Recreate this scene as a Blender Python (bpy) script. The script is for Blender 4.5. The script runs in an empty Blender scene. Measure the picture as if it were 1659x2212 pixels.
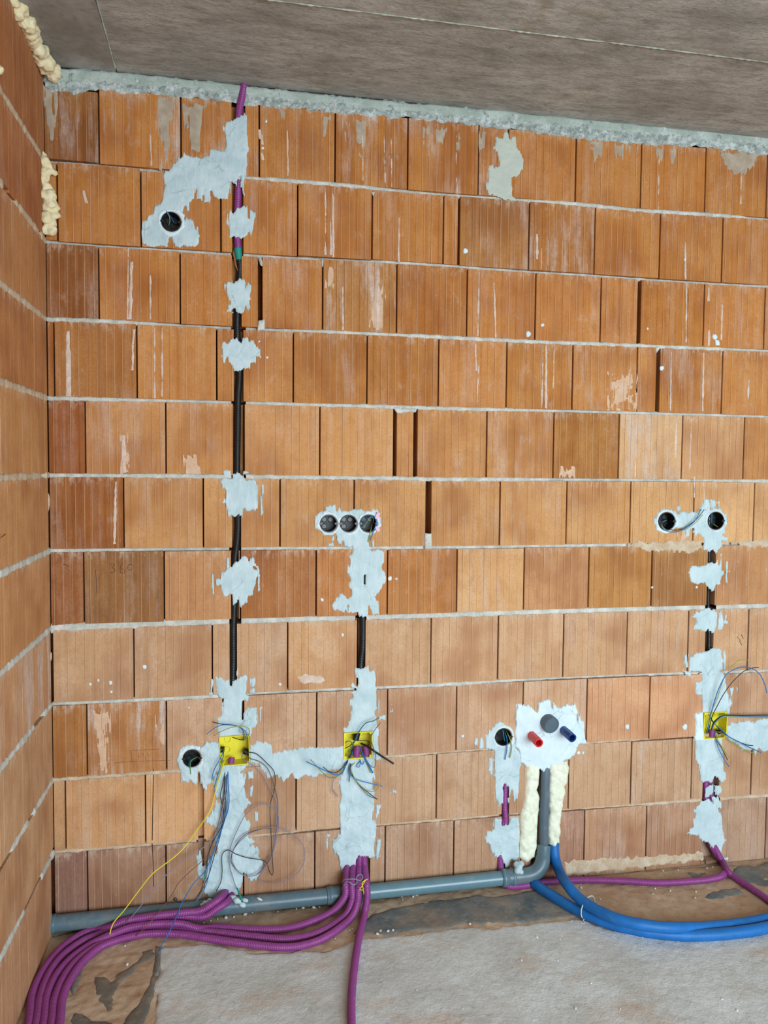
import bpy, bmesh, math, random
import numpy as np
from mathutils import Vector, Matrix

SC = bpy.context.scene
COL = SC.collection
random.seed(7)

# ------------------------------------------------------------------ camera
F_PX, IMG_W, IMG_H = 1664.6, 1659.0, 2212.0
CAM = np.array([0.5761, -2.6414, 1.5185])
YAW, PITCH, ROLL = 0.19558, -0.05136, 0.00834
_ca, _sa, _cb, _sb = math.cos(YAW), math.sin(YAW), math.cos(PITCH), math.sin(PITCH)
FWD = np.array([_sa * _cb, _ca * _cb, _sb])
_r0 = np.array([_ca, -_sa, 0.0])
_u0 = np.cross(_r0, FWD)
RIGHT = _r0 * math.cos(ROLL) + _u0 * math.sin(ROLL)
UP = -_r0 * math.sin(ROLL) + _u0 * math.cos(ROLL)
cam_d = bpy.data.cameras.new('camera')
cam_d.sensor_fit = 'VERTICAL'
cam_d.sensor_height = 36.0
cam_d.lens = F_PX / IMG_H * 36.0
cam_d.clip_start = 0.05
cam = bpy.data.objects.new('camera', cam_d)
COL.objects.link(cam)
cam.matrix_world = Matrix(((RIGHT[0], UP[0], -FWD[0], CAM[0]), (RIGHT[1], UP[1], -FWD[1], CAM[1]),
                           (RIGHT[2], UP[2], -FWD[2], CAM[2]), (0, 0, 0, 1)))
SC.camera = cam

# ------------------------------------------------------------------ world, daylight, exposure
world = bpy.data.worlds.new('world')
SC.world = world
world.use_nodes = True
_bg = world.node_tree.nodes['Background']
_bg.inputs[0].default_value = (0.76, 0.91, 1.0, 1)
_bg.inputs[1].default_value = 0.9
SC.view_settings.view_transform = 'Standard'
SC.view_settings.look = 'None'
SC.view_settings.gamma = 1.0
SC.view_settings.use_curve_mapping = False
SC.view_settings.exposure = 0.06
SC.cycles.max_bounces = 5
SC.cycles.diffuse_bounces = 3
SC.cycles.glossy_bounces = 2

def area(name, loc, target, sx, sy, power, color):
    d = bpy.data.lights.new(name, 'AREA')
    d.shape = 'RECTANGLE'; d.size = sx; d.size_y = sy; d.energy = power; d.color = color
    o = bpy.data.objects.new(name, d); COL.objects.link(o)
    o.location = loc
    o.rotation_euler = (Vector(target) - Vector(loc)).to_track_quat('-Z', 'Y').to_euler()
    return o
# daylight coming in through the big opening behind the photographer
area('window_daylight', (2.2, -4.45, 1.25), (1.4, 0.0, -0.75), 3.0, 1.9, 208, (0.80, 0.93, 1.0))

# ------------------------------------------------------------------ helpers: photo pixel -> point on a real plane of the room
def ray(px, py):
    x = (px - IMG_W / 2) / F_PX; y = -(py - IMG_H / 2) / F_PX
    return RIGHT * x + UP * y + FWD
def wp(px, py, d=0.0):            # on the back wall, d metres in front of its face
    r = ray(px, py); t = (-d - CAM[1]) / r[1]
    return Vector(CAM + r * t)
def fp(px, py, z=0.0):            # on the floor, z metres above it
    r = ray(px, py); t = (z - CAM[2]) / r[2]
    return Vector(CAM + r * t)
def lp(px, py, d=0.0):            # on the left wall
    r = ray(px, py); t = (d - CAM[0]) / r[0]
    return Vector(CAM + r * t)
def cp(px, py, z=2.785):          # on the ceiling
    r = ray(px, py); t = (z - CAM[2]) / r[2]
    return Vector(CAM + r * t)
def lin(r, g, b):
    f = lambda c: (c / 255) / 12.92 if c <= 10 else ((c / 255 + 0.055) / 1.055) ** 2.4
    return (f(r), f(g), f(b))

# ------------------------------------------------------------------ helpers: noise, meshes, objects
def _hash(ix, iy, seed):
    h = (ix * 374761393 + iy * 668265263 + seed * 1442695041) & 0xffffffff
    h = ((h ^ (h >> 13)) * 1274126177) & 0xffffffff
    h = h ^ (h >> 16)
    return h / 4294967295.0
def vnoise(x, y, seed=0):
    x = np.asarray(x, float); y = np.asarray(y, float)
    xi = np.floor(x).astype(np.int64); yi = np.floor(y).astype(np.int64)
    fx = x - xi; fy = y - yi
    fx = fx * fx * (3 - 2 * fx); fy = fy * fy * (3 - 2 * fy)
    a = _hash(xi, yi, seed); b = _hash(xi + 1, yi, seed); c = _hash(xi, yi + 1, seed); d = _hash(xi + 1, yi + 1, seed)
    return (a * (1 - fx) + b * fx) * (1 - fy) + (c * (1 - fx) + d * fx) * fy - 0.5
def fbm(x, y, seed=0, octv=3):
    s = 0; a = 1.0
    for k in range(octv):
        s = s + a * vnoise(x * 2 ** k, y * 2 ** k, seed + 17 * k); a *= 0.5
    return s

def obj(name, me, mat, parent=None, loc=None):
    o = bpy.data.objects.new(name, me); COL.objects.link(o)
    if mat is not None and len(me.materials) == 0: me.materials.append(mat)
    if parent is not None: o.parent = parent
    if loc is not None: o.location = loc
    return o
def mesh(name, v, f, smooth=True):
    me = bpy.data.meshes.new(name)
    me.from_pydata([tuple(p) for p in v], [], [tuple(int(i) for i in q) for q in f])
    me.update()
    if smooth:
        me.polygons.foreach_set('use_smooth', [True] * len(me.polygons))
    return me
def from_bm(name, bm, smooth=False):
    bmesh.ops.recalc_face_normals(bm, faces=bm.faces)
    me = bpy.data.meshes.new(name); bm.to_mesh(me); bm.free()
    if smooth: me.polygons.foreach_set('use_smooth', [True] * len(me.polygons))
    return me
def tag(o, label, cat=None, group=None, kind=None):
    o['label'] = label
    if cat: o['category'] = cat
    if group: o['group'] = group
    if kind: o['kind'] = kind
    return o
def structure(o):
    o['kind'] = 'structure'; return o
def empty(name, loc):
    o = bpy.data.objects.new(name, None); COL.objects.link(o); o.location = loc
    o.empty_display_size = 0.05
    return o
def bm_box(bm, lo, hi):
    c = [(lo[i] + hi[i]) / 2 for i in range(3)]; s = [hi[i] - lo[i] for i in range(3)]
    bmesh.ops.create_cube(bm, size=1, matrix=Matrix.Translation(c) @ Matrix.Diagonal((*s, 1)))
def box_mesh(name, *boxes):
    bm = bmesh.new()
    for lo, hi in boxes: bm_box(bm, lo, hi)
    return from_bm(name, bm)

def spline(pts, step):
    P = [np.array(p, float) for p in pts]
    P = [2 * P[0] - P[1]] + P + [2 * P[-1] - P[-2]]
    out = []
    for i in range(1, len(P) - 2):
        p0, p1, p2, p3 = P[i - 1:i + 3]
        n = max(2, int(np.linalg.norm(p2 - p1) / 0.004))
        for k in range(n):
            t = k / n
            out.append(0.5 * ((2 * p1) + (-p0 + p2) * t + (2 * p0 - 5 * p1 + 4 * p2 - p3) * t * t + (-p0 + 3 * p1 - 3 * p2 + p3) * t ** 3))
    out.append(P[-2]); out = np.array(out)
    seg = np.linalg.norm(np.diff(out, axis=0), axis=1); s = np.concatenate([[0], np.cumsum(seg)])
    n = max(2, int(round(s[-1] / step)))
    q = np.linspace(0, s[-1], n + 1)
    return np.stack([np.interp(q, s, out[:, k]) for k in range(3)], 1)
def tube_mesh(name, pts, r, step=0.006, sides=8, rad=None, cap=True, smooth=True):
    c = spline(pts, step); n = len(c)
    t = np.gradient(c, axis=0); t /= np.linalg.norm(t, axis=1)[:, None] + 1e-12
    a = np.array([0, 0, 1.0]) if abs(t[0][2]) < 0.9 else np.array([1.0, 0, 0])
    nrm = np.cross(t[0], a); nrm /= np.linalg.norm(nrm)
    ang = np.linspace(0, 2 * np.pi, sides, endpoint=False)
    V = []
    for i in range(n):
        nrm = nrm - t[i] * nrm.dot(t[i]); nrm /= np.linalg.norm(nrm)
        b = np.cross(t[i], nrm)
        rr = r if rad is None else rad(i, n, r)
        V.append(c[i] + rr * (np.cos(ang)[:, None] * nrm + np.sin(ang)[:, None] * b))
    V = np.concatenate(V)
    Fc = []
    for i in range(n - 1):
        for k in range(sides):
            k2 = (k + 1) % sides
            Fc.append((i * sides + k, i * sides + k2, (i + 1) * sides + k2, (i + 1) * sides + k))
    if cap:
        Fc.append(tuple(range(sides - 1, -1, -1))); Fc.append(tuple((n - 1) * sides + k for k in range(sides)))
    return mesh(name, V, Fc, smooth)
def rib(i, n, r):
    return r * (1.0, 0.985, 0.90, 0.90)[i % 4]
def conduit_mesh(name, pts, r=0.0125, sides=12, pitch=0.0056):
    return tube_mesh(name, pts, r, step=pitch / 4, sides=sides, rad=rib)

# signed distance (positive inside) of a polygon on a grid
def poly_sdf(U, V, poly):
    P = np.array(poly, float); n = len(P)
    d = np.full(U.shape, 1e9); ins = np.zeros(U.shape, bool)
    for i in range(n):
        a = P[i]; b = P[(i + 1) % n]; e = b - a
        wx = U - a[0]; wy = V - a[1]
        t = np.clip((wx * e[0] + wy * e[1]) / (e @ e + 1e-12), 0, 1)
        d = np.minimum(d, (wx - e[0] * t) ** 2 + (wy - e[1] * t) ** 2)
        c = ((a[1] > V) != (b[1] > V))
        with np.errstate(divide='ignore', invalid='ignore'):
            xx = (b[0] - a[0]) * (V - a[1]) / (b[1] - a[1] + 1e-15) + a[0]
        ins ^= c & (U < xx)
    d = np.sqrt(d)
    return np.where(ins, d, -d)

_seed = [100]
def relief(name, polys, to3d, mat, parent=None, holes=(), cell=0.003, th=0.004, edge=0.008, rag=0.006, fu=90, fv=35,
           lump=0.0015, lf=40, lift=0.0, rag2=0.0, kind=None, label=None, margin=0.02):
    """a layer lying on a plane with a ragged outline: polys/holes in plane metres, to3d(u, v, h) -> world"""
    _seed[0] += 31; sd = _seed[0]
    al = np.concatenate([np.array(p) for p in polys])
    u0, v0 = al.min(0) - margin; u1, v1 = al.max(0) + margin
    nu = int((u1 - u0) / cell) + 2; nv = int((v1 - v0) / cell) + 2
    us = u0 + np.arange(nu) * cell; vs = v0 + np.arange(nv) * cell
    U, V = np.meshgrid(us, vs)
    s = np.full(U.shape, -1e9)
    for p in polys: s = np.maximum(s, poly_sdf(U, V, p))
    s = s + rag * fbm(U * fu, V * fv, sd, 3) * 1.6
    if rag2: s = s + rag2 * fbm(U * fu * 2.6, V * fv * 0.55, sd + 5, 3)
    for h in holes:
        if len(h) == 3 and not hasattr(h[0], '__len__'):
            hs = np.hypot(U - h[0], V - h[1]) - h[2]
        else: hs = -poly_sdf(U, V, h)
        s = np.minimum(s, hs)
    ins = s > 0
    e = np.clip(s / edge, 0, 1); e = np.sqrt(np.clip(1 - (1 - e) ** 2, 0, 1))
    H = lift + th * e + lump * e * fbm(U * lf, V * lf, sd + 9, 4) * 1.5
    gv, gu = np.gradient(s, cell)
    g2 = gu ** 2 + gv ** 2 + 1e-9
    mv = np.where(ins, 0, -s / g2)
    lim = cell * 1.2
    du = np.clip(mv * gu, -lim, lim); dv = np.clip(mv * gv, -lim, lim)
    Ux = U + du; Vx = V + dv
    H = np.where(ins, H, lift)
    idx = np.full(U.shape, -1); verts = []; faces = []
    cellin = ins[:-1, :-1] | ins[1:, :-1] | ins[:-1, 1:] | ins[1:, 1:]
    use = np.zeros(U.shape, bool)
    use[:-1, :-1] |= cellin; use[1:, :-1] |= cellin; use[:-1, 1:] |= cellin; use[1:, 1:] |= cellin
    idx[use] = np.arange(use.sum())
    uu, vv, hh = Ux[use], Vx[use], H[use]
    W3 = to3d(uu, vv, hh)
    jj, ii = np.nonzero(cellin)
    Fc = np.stack([idx[jj, ii], idx[jj, ii + 1], idx[jj + 1, ii + 1], idx[jj + 1, ii]], 1)
    me = mesh(name, W3.tolist(), Fc.tolist(), True)
    o = obj(name, me, mat, parent)
    if label: o['label'] = label
    if kind: o['kind'] = kind
    return o
def wall3(u, v, h): return np.stack([u, -h, v], 1)
def floor3(u, v, h): return np.stack([u, v, h], 1)
def wpoly(pts): return [(wp(*p).x, wp(*p).z) for p in pts]
def fpoly(pts): return [(fp(*p).x, fp(*p).y) for p in pts]
def wcirc(px, py, rpx):
    c = wp(px, py); r = (wp(px + rpx, py) - wp(px - rpx, py)).length / 2
    return (c.x, c.z, r)

# ------------------------------------------------------------------ materials (all procedural)
class NT:
    def __init__(s, name, rough=0.8, spec=0.3):
        s.m = bpy.data.materials.new(name); s.m.use_nodes = True
        s.t = s.m.node_tree; s.b = s.t.nodes['Principled BSDF']
        s.b.inputs['Roughness'].default_value = rough
        s.b.inputs['Specular IOR Level'].default_value = spec
        s.tc = s.t.nodes.new('ShaderNodeTexCoord')
    def n(s, typ): return s.t.nodes.new(typ)
    def l(s, a, b): s.t.links.new(a, b)
    def mapped(s, scale, src='Object', rnd=False):
        v = s.tc.outputs[src]
        if rnd:
            oi = s.n('ShaderNodeObjectInfo'); m = s.n('ShaderNodeMath'); m.operation = 'MULTIPLY'; m.inputs[1].default_value = 37.0
            s.l(oi.outputs['Random'], m.inputs[0])
            a = s.n('ShaderNodeVectorMath'); a.operation = 'ADD'
            s.l(v, a.inputs[0]); s.l(m.outputs[0], a.inputs[1]); v = a.outputs[0]
        mp = s.n('ShaderNodeMapping'); mp.inputs['Scale'].default_value = scale
        s.l(v, mp.inputs['Vector']); return mp.outputs[0]
    def noise(s, vec, scale, detail=4, rough=0.6):
        n = s.n('ShaderNodeTexNoise'); n.inputs['Scale'].default_value = scale
        n.inputs['Detail'].default_value = detail; n.inputs['Roughness'].default_value = rough
        s.l(vec, n.inputs['Vector']); return n.outputs['Fac']
    def ramp(s, fac, a, b, ca=(0, 0, 0), cb=(1, 1, 1)):
        r = s.n('ShaderNodeValToRGB'); e = r.color_ramp.elements
        e[0].position = a; e[1].position = b; e[0].color = (*ca, 1); e[1].color = (*cb, 1)
        s.l(fac, r.inputs[0]); return r.outputs[0]
    def mix(s, fac, a, b, mode='MIX'):
        m = s.n('ShaderNodeMix'); m.data_type = 'RGBA'; m.blend_type = mode
        if isinstance(fac, float): m.inputs[0].default_value = fac
        else: s.l(fac, m.inputs[0])
        for k, c in ((6, a), (7, b)):
            if isinstance(c, tuple): m.inputs[k].default_value = (*c[:3], 1)
            else: s.l(c, m.inputs[k])
        return m.outputs[2]
    def mul(s, a, b):
        m = s.n('ShaderNodeMath'); m.operation = 'MULTIPLY'
        for k, c in ((0, a), (1, b)):
            if isinstance(c, float): m.inputs[k].default_value = c
            else: s.l(c, m.inputs[k])
        return m.outputs[0]
    def bump(s, fac, dist, strength=0.5):
        b = s.n('ShaderNodeBump'); b.inputs['Distance'].default_value = dist; b.inputs['Strength'].default_value = strength
        s.l(fac, b.inputs['Height']); s.l(b.outputs[0], s.b.inputs['Normal'])
    def col(s, c):
        if isinstance(c, tuple): s.b.inputs['Base Color'].default_value = (*c[:3], 1)
        else: s.l(c, s.b.inputs['Base Color'])
        return s.m

def brick_mat(name='clay_brick', ridge=False):
    k = NT(name, 0.85, 0.25)
    oi = k.n('ShaderNodeObjectInfo')
    base = oi.outputs['Color']; alpha = oi.outputs['Alpha']
    v = k.mapped((1, 1, 1), rnd=True)
    big = k.noise(v, 4.2, 2, 0.55)
    # unevenly fired clay: darker red-brown and paler ochre clouds
    c = k.mix(k.mul(k.ramp(big, 0.46, 0.64), 0.80), base, k.mix(1.0, base, (0.66, 0.52, 0.46), 'MULTIPLY'))
    big2 = k.noise(k.mapped((1.3, 1, 0.8), rnd=True), 6.0, 1, 0.5)
    c = k.mix(k.mul(k.ramp(big2, 0.50, 0.72), 0.6), c, k.mix(1.0, base, (1.16, 1.30, 1.45), 'MULTIPLY'))
    st = k.noise(k.mapped((70, 20, 1.6), rnd=True), 1.0, 2, 0.6)
    c = k.mix(k.mul(k.ramp(st, 0.42, 0.70), 0.25), c, (0.62, 0.38, 0.22))
    st2 = k.noise(k.mapped((38, 20, 1.1), rnd=True), 1.0, 1, 0.6)
    c = k.mix(k.mul(k.ramp(st2, 0.52, 0.72), 0.35), c, k.mix(1.0, base, (0.62, 0.52, 0.46), 'MULTIPLY'))
    # lime bloom, dried slurry, mortar dust along the upper edge
    wn = k.noise(k.mapped((24, 8, 3.2), rnd=True), 1.0, 4, 0.72)
    wb = k.noise(v, 3.5, 2, 0.5)
    w = k.mul(k.mul(k.ramp(wn, 0.48, 0.66), k.ramp(wb, 0.40, 0.60)), alpha)
    c = k.mix(w, c, (0.62, 0.52, 0.47))
    sep = k.n('ShaderNodeSeparateXYZ'); k.l(k.tc.outputs['Generated'], sep.inputs[0])
    en = k.noise(k.mapped((60, 20, 22), rnd=True), 1.0, 3, 0.7)
    e = k.mul(k.mul(k.ramp(sep.outputs[2], 0.86, 1.0), k.ramp(en, 0.48, 0.64)), 0.75)
    c = k.mix(e, c, (0.62, 0.50, 0.40))
    fine = k.noise(v, 140.0, 2, 0.6)
    c = k.mix(k.mul(k.ramp(fine, 0.35, 0.7), 0.32), c, k.mix(1.0, base, (0.66, 0.58, 0.54), 'MULTIPLY'))
    mott = k.noise(k.mapped((1, 1, 0.6), rnd=True), 26.0, 4, 0.72)
    c = k.mix(k.mul(k.ramp(mott, 0.50, 0.72), 0.55), c, k.mix(1.0, base, (0.70, 0.60, 0.54), 'MULTIPLY'))
    c = k.mix(k.mul(k.ramp(mott, 0.28, 0.40, (1, 1, 1), (0, 0, 0)), 0.22), c, (0.66, 0.52, 0.42))
    if ridge: c = k.mix(0.42, c, (0.74, 0.50, 0.31))
    hb = k.noise(k.mapped((200, 60, 12), rnd=True), 1.0, 2, 0.65)
    k.bump(hb, 0.0016, 0.5)
    return k.col(c)
def speck_mat(name, c1, c2, c3, s1=18, s2=90, rough=0.9, bump=0.0015, bs=60, lo=0.42, hi=0.62, scale=(1, 1, 1), m3=0.5):
    k = NT(name, rough, 0.25)
    v = k.mapped(scale)
    a = k.noise(v, s1, 5, 0.6); b = k.noise(v, s2, 4, 0.65)
    c = k.mix(k.ramp(a, lo, hi), c1, c2)
    c = k.mix(k.mul(k.ramp(b, 0.5, 0.72), m3), c, c3)
    k.bump(k.noise(v, bs, 5, 0.65), bump, 0.6)
    return k.col(c)
def plain_mat(name, c, rough=0.5, spec=0.4, vary=0.12, dust=None, dscale=25.0, dlo=0.55, dhi=0.75, bump=0.0):
    k = NT(name, rough, spec)
    v = k.mapped((1, 1, 1))
    n = k.noise(v, 30.0, 3)
    cc = k.mix(k.mul(k.ramp(n, 0.3, 0.7), 1.0), tuple(x * (1 - vary) for x in c), tuple(min(1, x * (1 + vary)) for x in c))
    if dust:
        cc = k.mix(k.mul(k.ramp(k.noise(v, dscale, 5, 0.7), dlo, dhi), 0.7), cc, dust)
    if bump: k.bump(k.noise(v, 80.0, 4), bump, 0.5)
    return k.col(cc)

M = {}
M['brick'] = brick_mat()
M['brick_ridge'] = brick_mat('clay_brick_ridge', True)
M['mortar'] = speck_mat('bed_mortar', lin(186, 186, 178), lin(212, 213, 207), lin(150, 142, 128), 20, 120)
M['mortar_tan'] = speck_mat('tan_mortar', lin(190, 168, 142), lin(206, 190, 168), lin(164, 132, 104), 25, 120)
def plaster_mat(name, c1, c2, c3):
    k = NT(name, 0.8, 0.25)
    v = k.mapped((1, 1, 1))
    c = k.mix(k.ramp(k.noise(v, 12.0, 5, 0.6), 0.40, 0.62), c1, c2)
    c = k.mix(k.mul(k.ramp(k.noise(k.mapped((90, 30, 14)), 1.0, 5, 0.7), 0.5, 0.72), 0.55), c, c3)
    wob = k.noise(v, 22.0, 4, 0.6)
    va = k.n('ShaderNodeVectorMath'); va.operation = 'ADD'; k.l(v, va.inputs[0])
    sc = k.n('ShaderNodeVectorMath'); sc.operation = 'SCALE'; sc.inputs['Scale'].default_value = 0.05
    cb = k.n('ShaderNodeCombineXYZ'); k.l(wob, cb.inputs[0]); k.l(wob, cb.inputs[2]); k.l(cb.outputs[0], sc.inputs[0]); k.l(sc.outputs[0], va.inputs[1])
    vo = k.n('ShaderNodeTexVoronoi'); vo.feature = 'DISTANCE_TO_EDGE'; vo.inputs['Scale'].default_value = 13.0; k.l(va.outputs[0], vo.inputs['Vector'])
    crack = k.mul(k.ramp(vo.outputs['Distance'], 0.004, 0.016, (1, 1, 1), (0, 0, 0)), k.ramp(k.noise(v, 9.0, 3), 0.48, 0.58))
    c = k.mix(k.mul(crack, 0.6), c, tuple(x * 0.55 for x in c1))
    k.bump(k.noise(k.mapped((70, 40, 22)), 1.0, 6, 0.7), 0.003, 0.6)
    return k.col(c)
M['plaster'] = plaster_mat('white_plaster', lin(180, 202, 209), lin(198, 216, 222), lin(210, 224, 229))
M['plaster_bright'] = plaster_mat('bright_plaster', lin(206, 225, 233), lin(218, 234, 241), lin(226, 238, 243))
M['plaster_grey'] = speck_mat('grey_plaster', lin(186, 194, 184), lin(194, 202, 192), lin(172, 176, 164), 14, 110, 0.85, 0.001, 70)
M['lime'] = speck_mat('lime_streak', lin(206, 182, 166), lin(218, 202, 192), lin(186, 140, 108), 30, 140)
M['haze'] = speck_mat('lime_haze', lin(208, 172, 144), lin(214, 186, 164), lin(196, 146, 104), 40, 160, m3=0.8)
M['concrete_band'] = speck_mat('rough_concrete', lin(150, 162, 158), lin(206, 214, 214), lin(96, 100, 96), 45, 130, 0.95, 0.004, 90, 0.40, 0.66, m3=0.8)
M['concrete_lip'] = speck_mat('smooth_concrete_edge', lin(158, 172, 164), lin(184, 196, 190), lin(134, 142, 130), 12, 90, 0.9, 0.001, 60)
M['foam'] = speck_mat('expanding_foam', lin(226, 212, 172), lin(236, 226, 192), lin(206, 184, 136), 30, 90, 0.75, 0.0015, 60, m3=0.35)
M['foam_pale'] = speck_mat('pale_foam', lin(226, 230, 208), lin(236, 238, 222), lin(212, 208, 172), 30, 110, 0.8, 0.0015, 80, m3=0.4)
M['purple'] = plain_mat('purple_plastic', lin(138, 62, 130), 0.40, 0.45, 0.08, lin(196, 150, 190), 60.0, 0.64, 0.80)
M['black'] = plain_mat('black_plastic', lin(24, 27, 30), 0.35, 0.5, 0.15)
M['black_box'] = plain_mat('black_box_plastic', lin(15, 17, 21), 0.45, 0.4, 0.2, lin(38, 44, 50), 50.0, 0.62, 0.8)
M['teal'] = plain_mat('teal_tape', lin(30, 140, 130), 0.5, 0.4)
M['yellow'] = plain_mat('yellow_plastic', lin(232, 220, 50), 0.45, 0.4, 0.06)
M['pipe'] = plain_mat('grey_pipe', lin(98, 130, 142), 0.26, 0.5, 0.06, lin(140, 150, 150), 16.0, 0.58, 0.8)
M['pipe_dusty'] = plain_mat('dusty_grey_pipe', lin(86, 110, 122), 0.34, 0.45, 0.08, lin(138, 136, 128), 12.0, 0.5, 0.75)
M['riser'] = plain_mat('dark_grey_pipe', lin(88, 104, 116), 0.5, 0.35, 0.06, lin(140, 140, 136), 30.0, 0.6, 0.8)
M['hose'] = plain_mat('blue_insulation', lin(24, 104, 176), 0.5, 0.35, 0.12, lin(110, 150, 190), 18.0, 0.62, 0.85, 0.0008)
M['red'] = plain_mat('red_plastic', lin(228, 48, 50), 0.4, 0.45, 0.08, lin(240, 190, 186), 60.0, 0.66, 0.8)
M['blue'] = plain_mat('blue_plastic', lin(24, 62, 140), 0.4, 0.45, 0.08)
M['pink'] = plain_mat('pink_card', lin(226, 184, 210), 0.8, 0.2)
for nm, c in (('w_blue', (22, 112, 186)), ('w_black', (30, 34, 40)), ('w_yg', (150, 160, 62)), ('w_yellow', (226, 208, 50)), ('w_green', (90, 140, 70)),
              ('w_lilac', (134, 128, 150)), ('w_brown', (120, 76, 50)), ('w_teal', (36, 110, 130)), ('w_grey', (96, 92, 96)), ('w_tie', (130, 140, 150))):
    M[nm] = plain_mat('wire_insulation_' + nm[2:], lin(*c), 0.4, 0.45, 0.05)
M['faint'] = plain_mat('faint_pencil', lin(126, 78, 54), 0.8, 0.2)
M['pencil'] = plain_mat('pencil_graphite', lin(60, 44, 38), 0.8, 0.2)
M['render_wall'] = speck_mat('grey_wall_render', lin(190, 190, 186), lin(204, 204, 200), lin(170, 168, 162))
M['slurry'] = speck_mat('grey_slurry', lin(168, 152, 134), lin(184, 172, 156), lin(150, 118, 90), 30, 120)
M['core'] = speck_mat('brick_core', lin(120, 66, 40), lin(140, 80, 50), lin(90, 50, 32))

def ceiling_mat():
    k = NT('board_marked_concrete', 0.9, 0.25)
    v = k.mapped((1, 1, 1))
    big = k.noise(k.mapped((1, 2.2, 1)), 3.2, 5, 0.6)
    c = k.mix(k.ramp(big, 0.36, 0.66), lin(150, 149, 144), lin(184, 183, 178))
    mid = k.noise(k.mapped((1, 2.6, 1)), 13.0, 5, 0.62)
    c = k.mix(k.mul(k.ramp(mid, 0.46, 0.66), 0.5), c, lin(116, 112, 104))
    grain = k.noise(k.mapped((5, 55, 5)), 1.0, 6, 0.68)
    c = k.mix(k.mul(k.ramp(grain, 0.48, 0.72), 0.35), c, lin(106, 102, 94))
    sp = k.noise(k.mapped((12, 70, 12)), 1.0, 5, 0.7)
    c = k.mix(k.mul(k.ramp(sp, 0.63, 0.74), 0.6), c, lin(200, 196, 184))
    st = k.noise(v, 7.0, 4, 0.6)
    c = k.mix(k.mul(k.ramp(st, 0.58, 0.70), 0.35), c, lin(134, 126, 98))
    rough = k.noise(k.mapped((60, 90, 60)), 1.0, 4, 0.75)
    c = k.mix(k.mul(k.ramp(rough, 0.50, 0.70), 0.45), c, lin(104, 101, 94))
    vo = k.noise(k.mapped((26, 34, 26)), 1.0, 6, 0.7)
    c = k.mix(k.mul(k.ramp(vo, 0.62, 0.70), 0.5), c, lin(92, 88, 80))
    k.bump(k.noise(k.mapped((30, 60, 30)), 1.0, 5, 0.78), 0.007, 0.7)
    return k.col(c)
M['ceiling'] = ceiling_mat()
M['ceiling_smooth'] = speck_mat('smooth_ceiling_panel', lin(136, 134, 128), lin(172, 172, 170), lin(112, 106, 92), 4, 40, 0.9, 0.003, 30, 0.38, 0.62, m3=0.45)
M['floor'] = speck_mat('dusty_floor', lin(180, 152, 126), lin(196, 174, 150), lin(150, 118, 92), 6, 40, 0.95, 0.004, 45, m3=0.5)
def screed_mat():
    k = NT('grey_screed', 0.95, 0.2)
    v = k.mapped((1, 1, 1))
    c = k.mix(k.ramp(k.noise(v, 6.0, 5, 0.6), 0.38, 0.62), lin(204, 207, 205), lin(222, 228, 229))
    c = k.mix(k.mul(k.ramp(k.noise(k.mapped((1, 1.6, 1)), 3.3, 5, 0.66), 0.54, 0.74), 0.7), c, lin(206, 178, 152))
    c = k.mix(k.mul(k.ramp(k.noise(v, 80.0, 4, 0.7), 0.52, 0.76), 0.45), c, lin(150, 146, 140))
    k.bump(k.noise(v, 110.0, 5, 0.75), 0.006, 0.75)
    return k.col(c)
M['screed'] = screed_mat()
def bitumen_mat():
    k = NT('bitumen_membrane', 0.75, 0.3)
    v = k.mapped((1, 1, 1))
    c = k.mix(k.ramp(k.noise(v, 9.0, 5, 0.65), 0.35, 0.65), lin(84, 96, 103), lin(118, 124, 124))
    c = k.mix(k.mul(k.ramp(k.noise(v, 7.0, 5, 0.7), 0.40, 0.80), 0.85), c, lin(168, 148, 126))
    c = k.mix(k.mul(k.ramp(k.noise(v, 60.0, 4, 0.7), 0.56, 0.76), 0.5), c, lin(176, 172, 164))
    k.bump(k.noise(v, 50.0, 5, 0.7), 0.004, 0.6)
    return k.col(c)
M['bitumen'] = bitumen_mat()
M['smear'] = speck_mat('thin_bitumen_smear', lin(104, 106, 104), lin(132, 122, 108), lin(158, 138, 116), 9, 40, 0.85, 0.003, 50, 0.35, 0.7, m3=0.7)
M['crumb'] = speck_mat('plaster_crumb', lin(222, 226, 226), lin(236, 238, 238), lin(200, 196, 188), 60, 200)

# ------------------------------------------------------------------ room shell
CEIL = 2.785
wall_back = structure(obj('wall_back', box_mesh('wall_back', ((-0.35, 0.07, -0.1), (4.45, 0.35, CEIL + 0.1)), ((3.18, 0.0, -0.1), (4.45, 0.07, CEIL))), M['core']))
wall_left = structure(obj('wall_left', box_mesh('wall_left', ((-0.35, -4.75, -0.1), (-0.07, 0.07, CEIL + 0.1)), ((-0.07, -4.75, -0.1), (0.0, -1.42, CEIL))), M['core']))
structure(obj('wall_right', box_mesh('wall_right', ((4.3, -4.75, -0.1), (4.55, 0.07, CEIL + 0.1))), M['render_wall']))
structure(obj('wall_rear', box_mesh('wall_rear', ((0.0, -4.75, 0.0), (0.7, -4.5, CEIL)), ((3.7, -4.75, 0.0), (4.3, -4.5, CEIL)),
              ((0.7, -4.75, 2.5), (3.7, -4.5, CEIL)), ((0.7, -4.75, 0.0), (3.7, -4.5, 0.3))), M['render_wall']))
ceiling = structure(obj('ceiling', box_mesh('ceiling', ((-0.35, -4.75, CEIL + 0.004), (4.55, 0.35, CEIL + 0.2))), M['ceiling']))
floor = structure(obj('floor', box_mesh('floor', ((-0.35, -4.75, -0.2), (4.55, 0.35, -0.006))), M['floor']))

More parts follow.
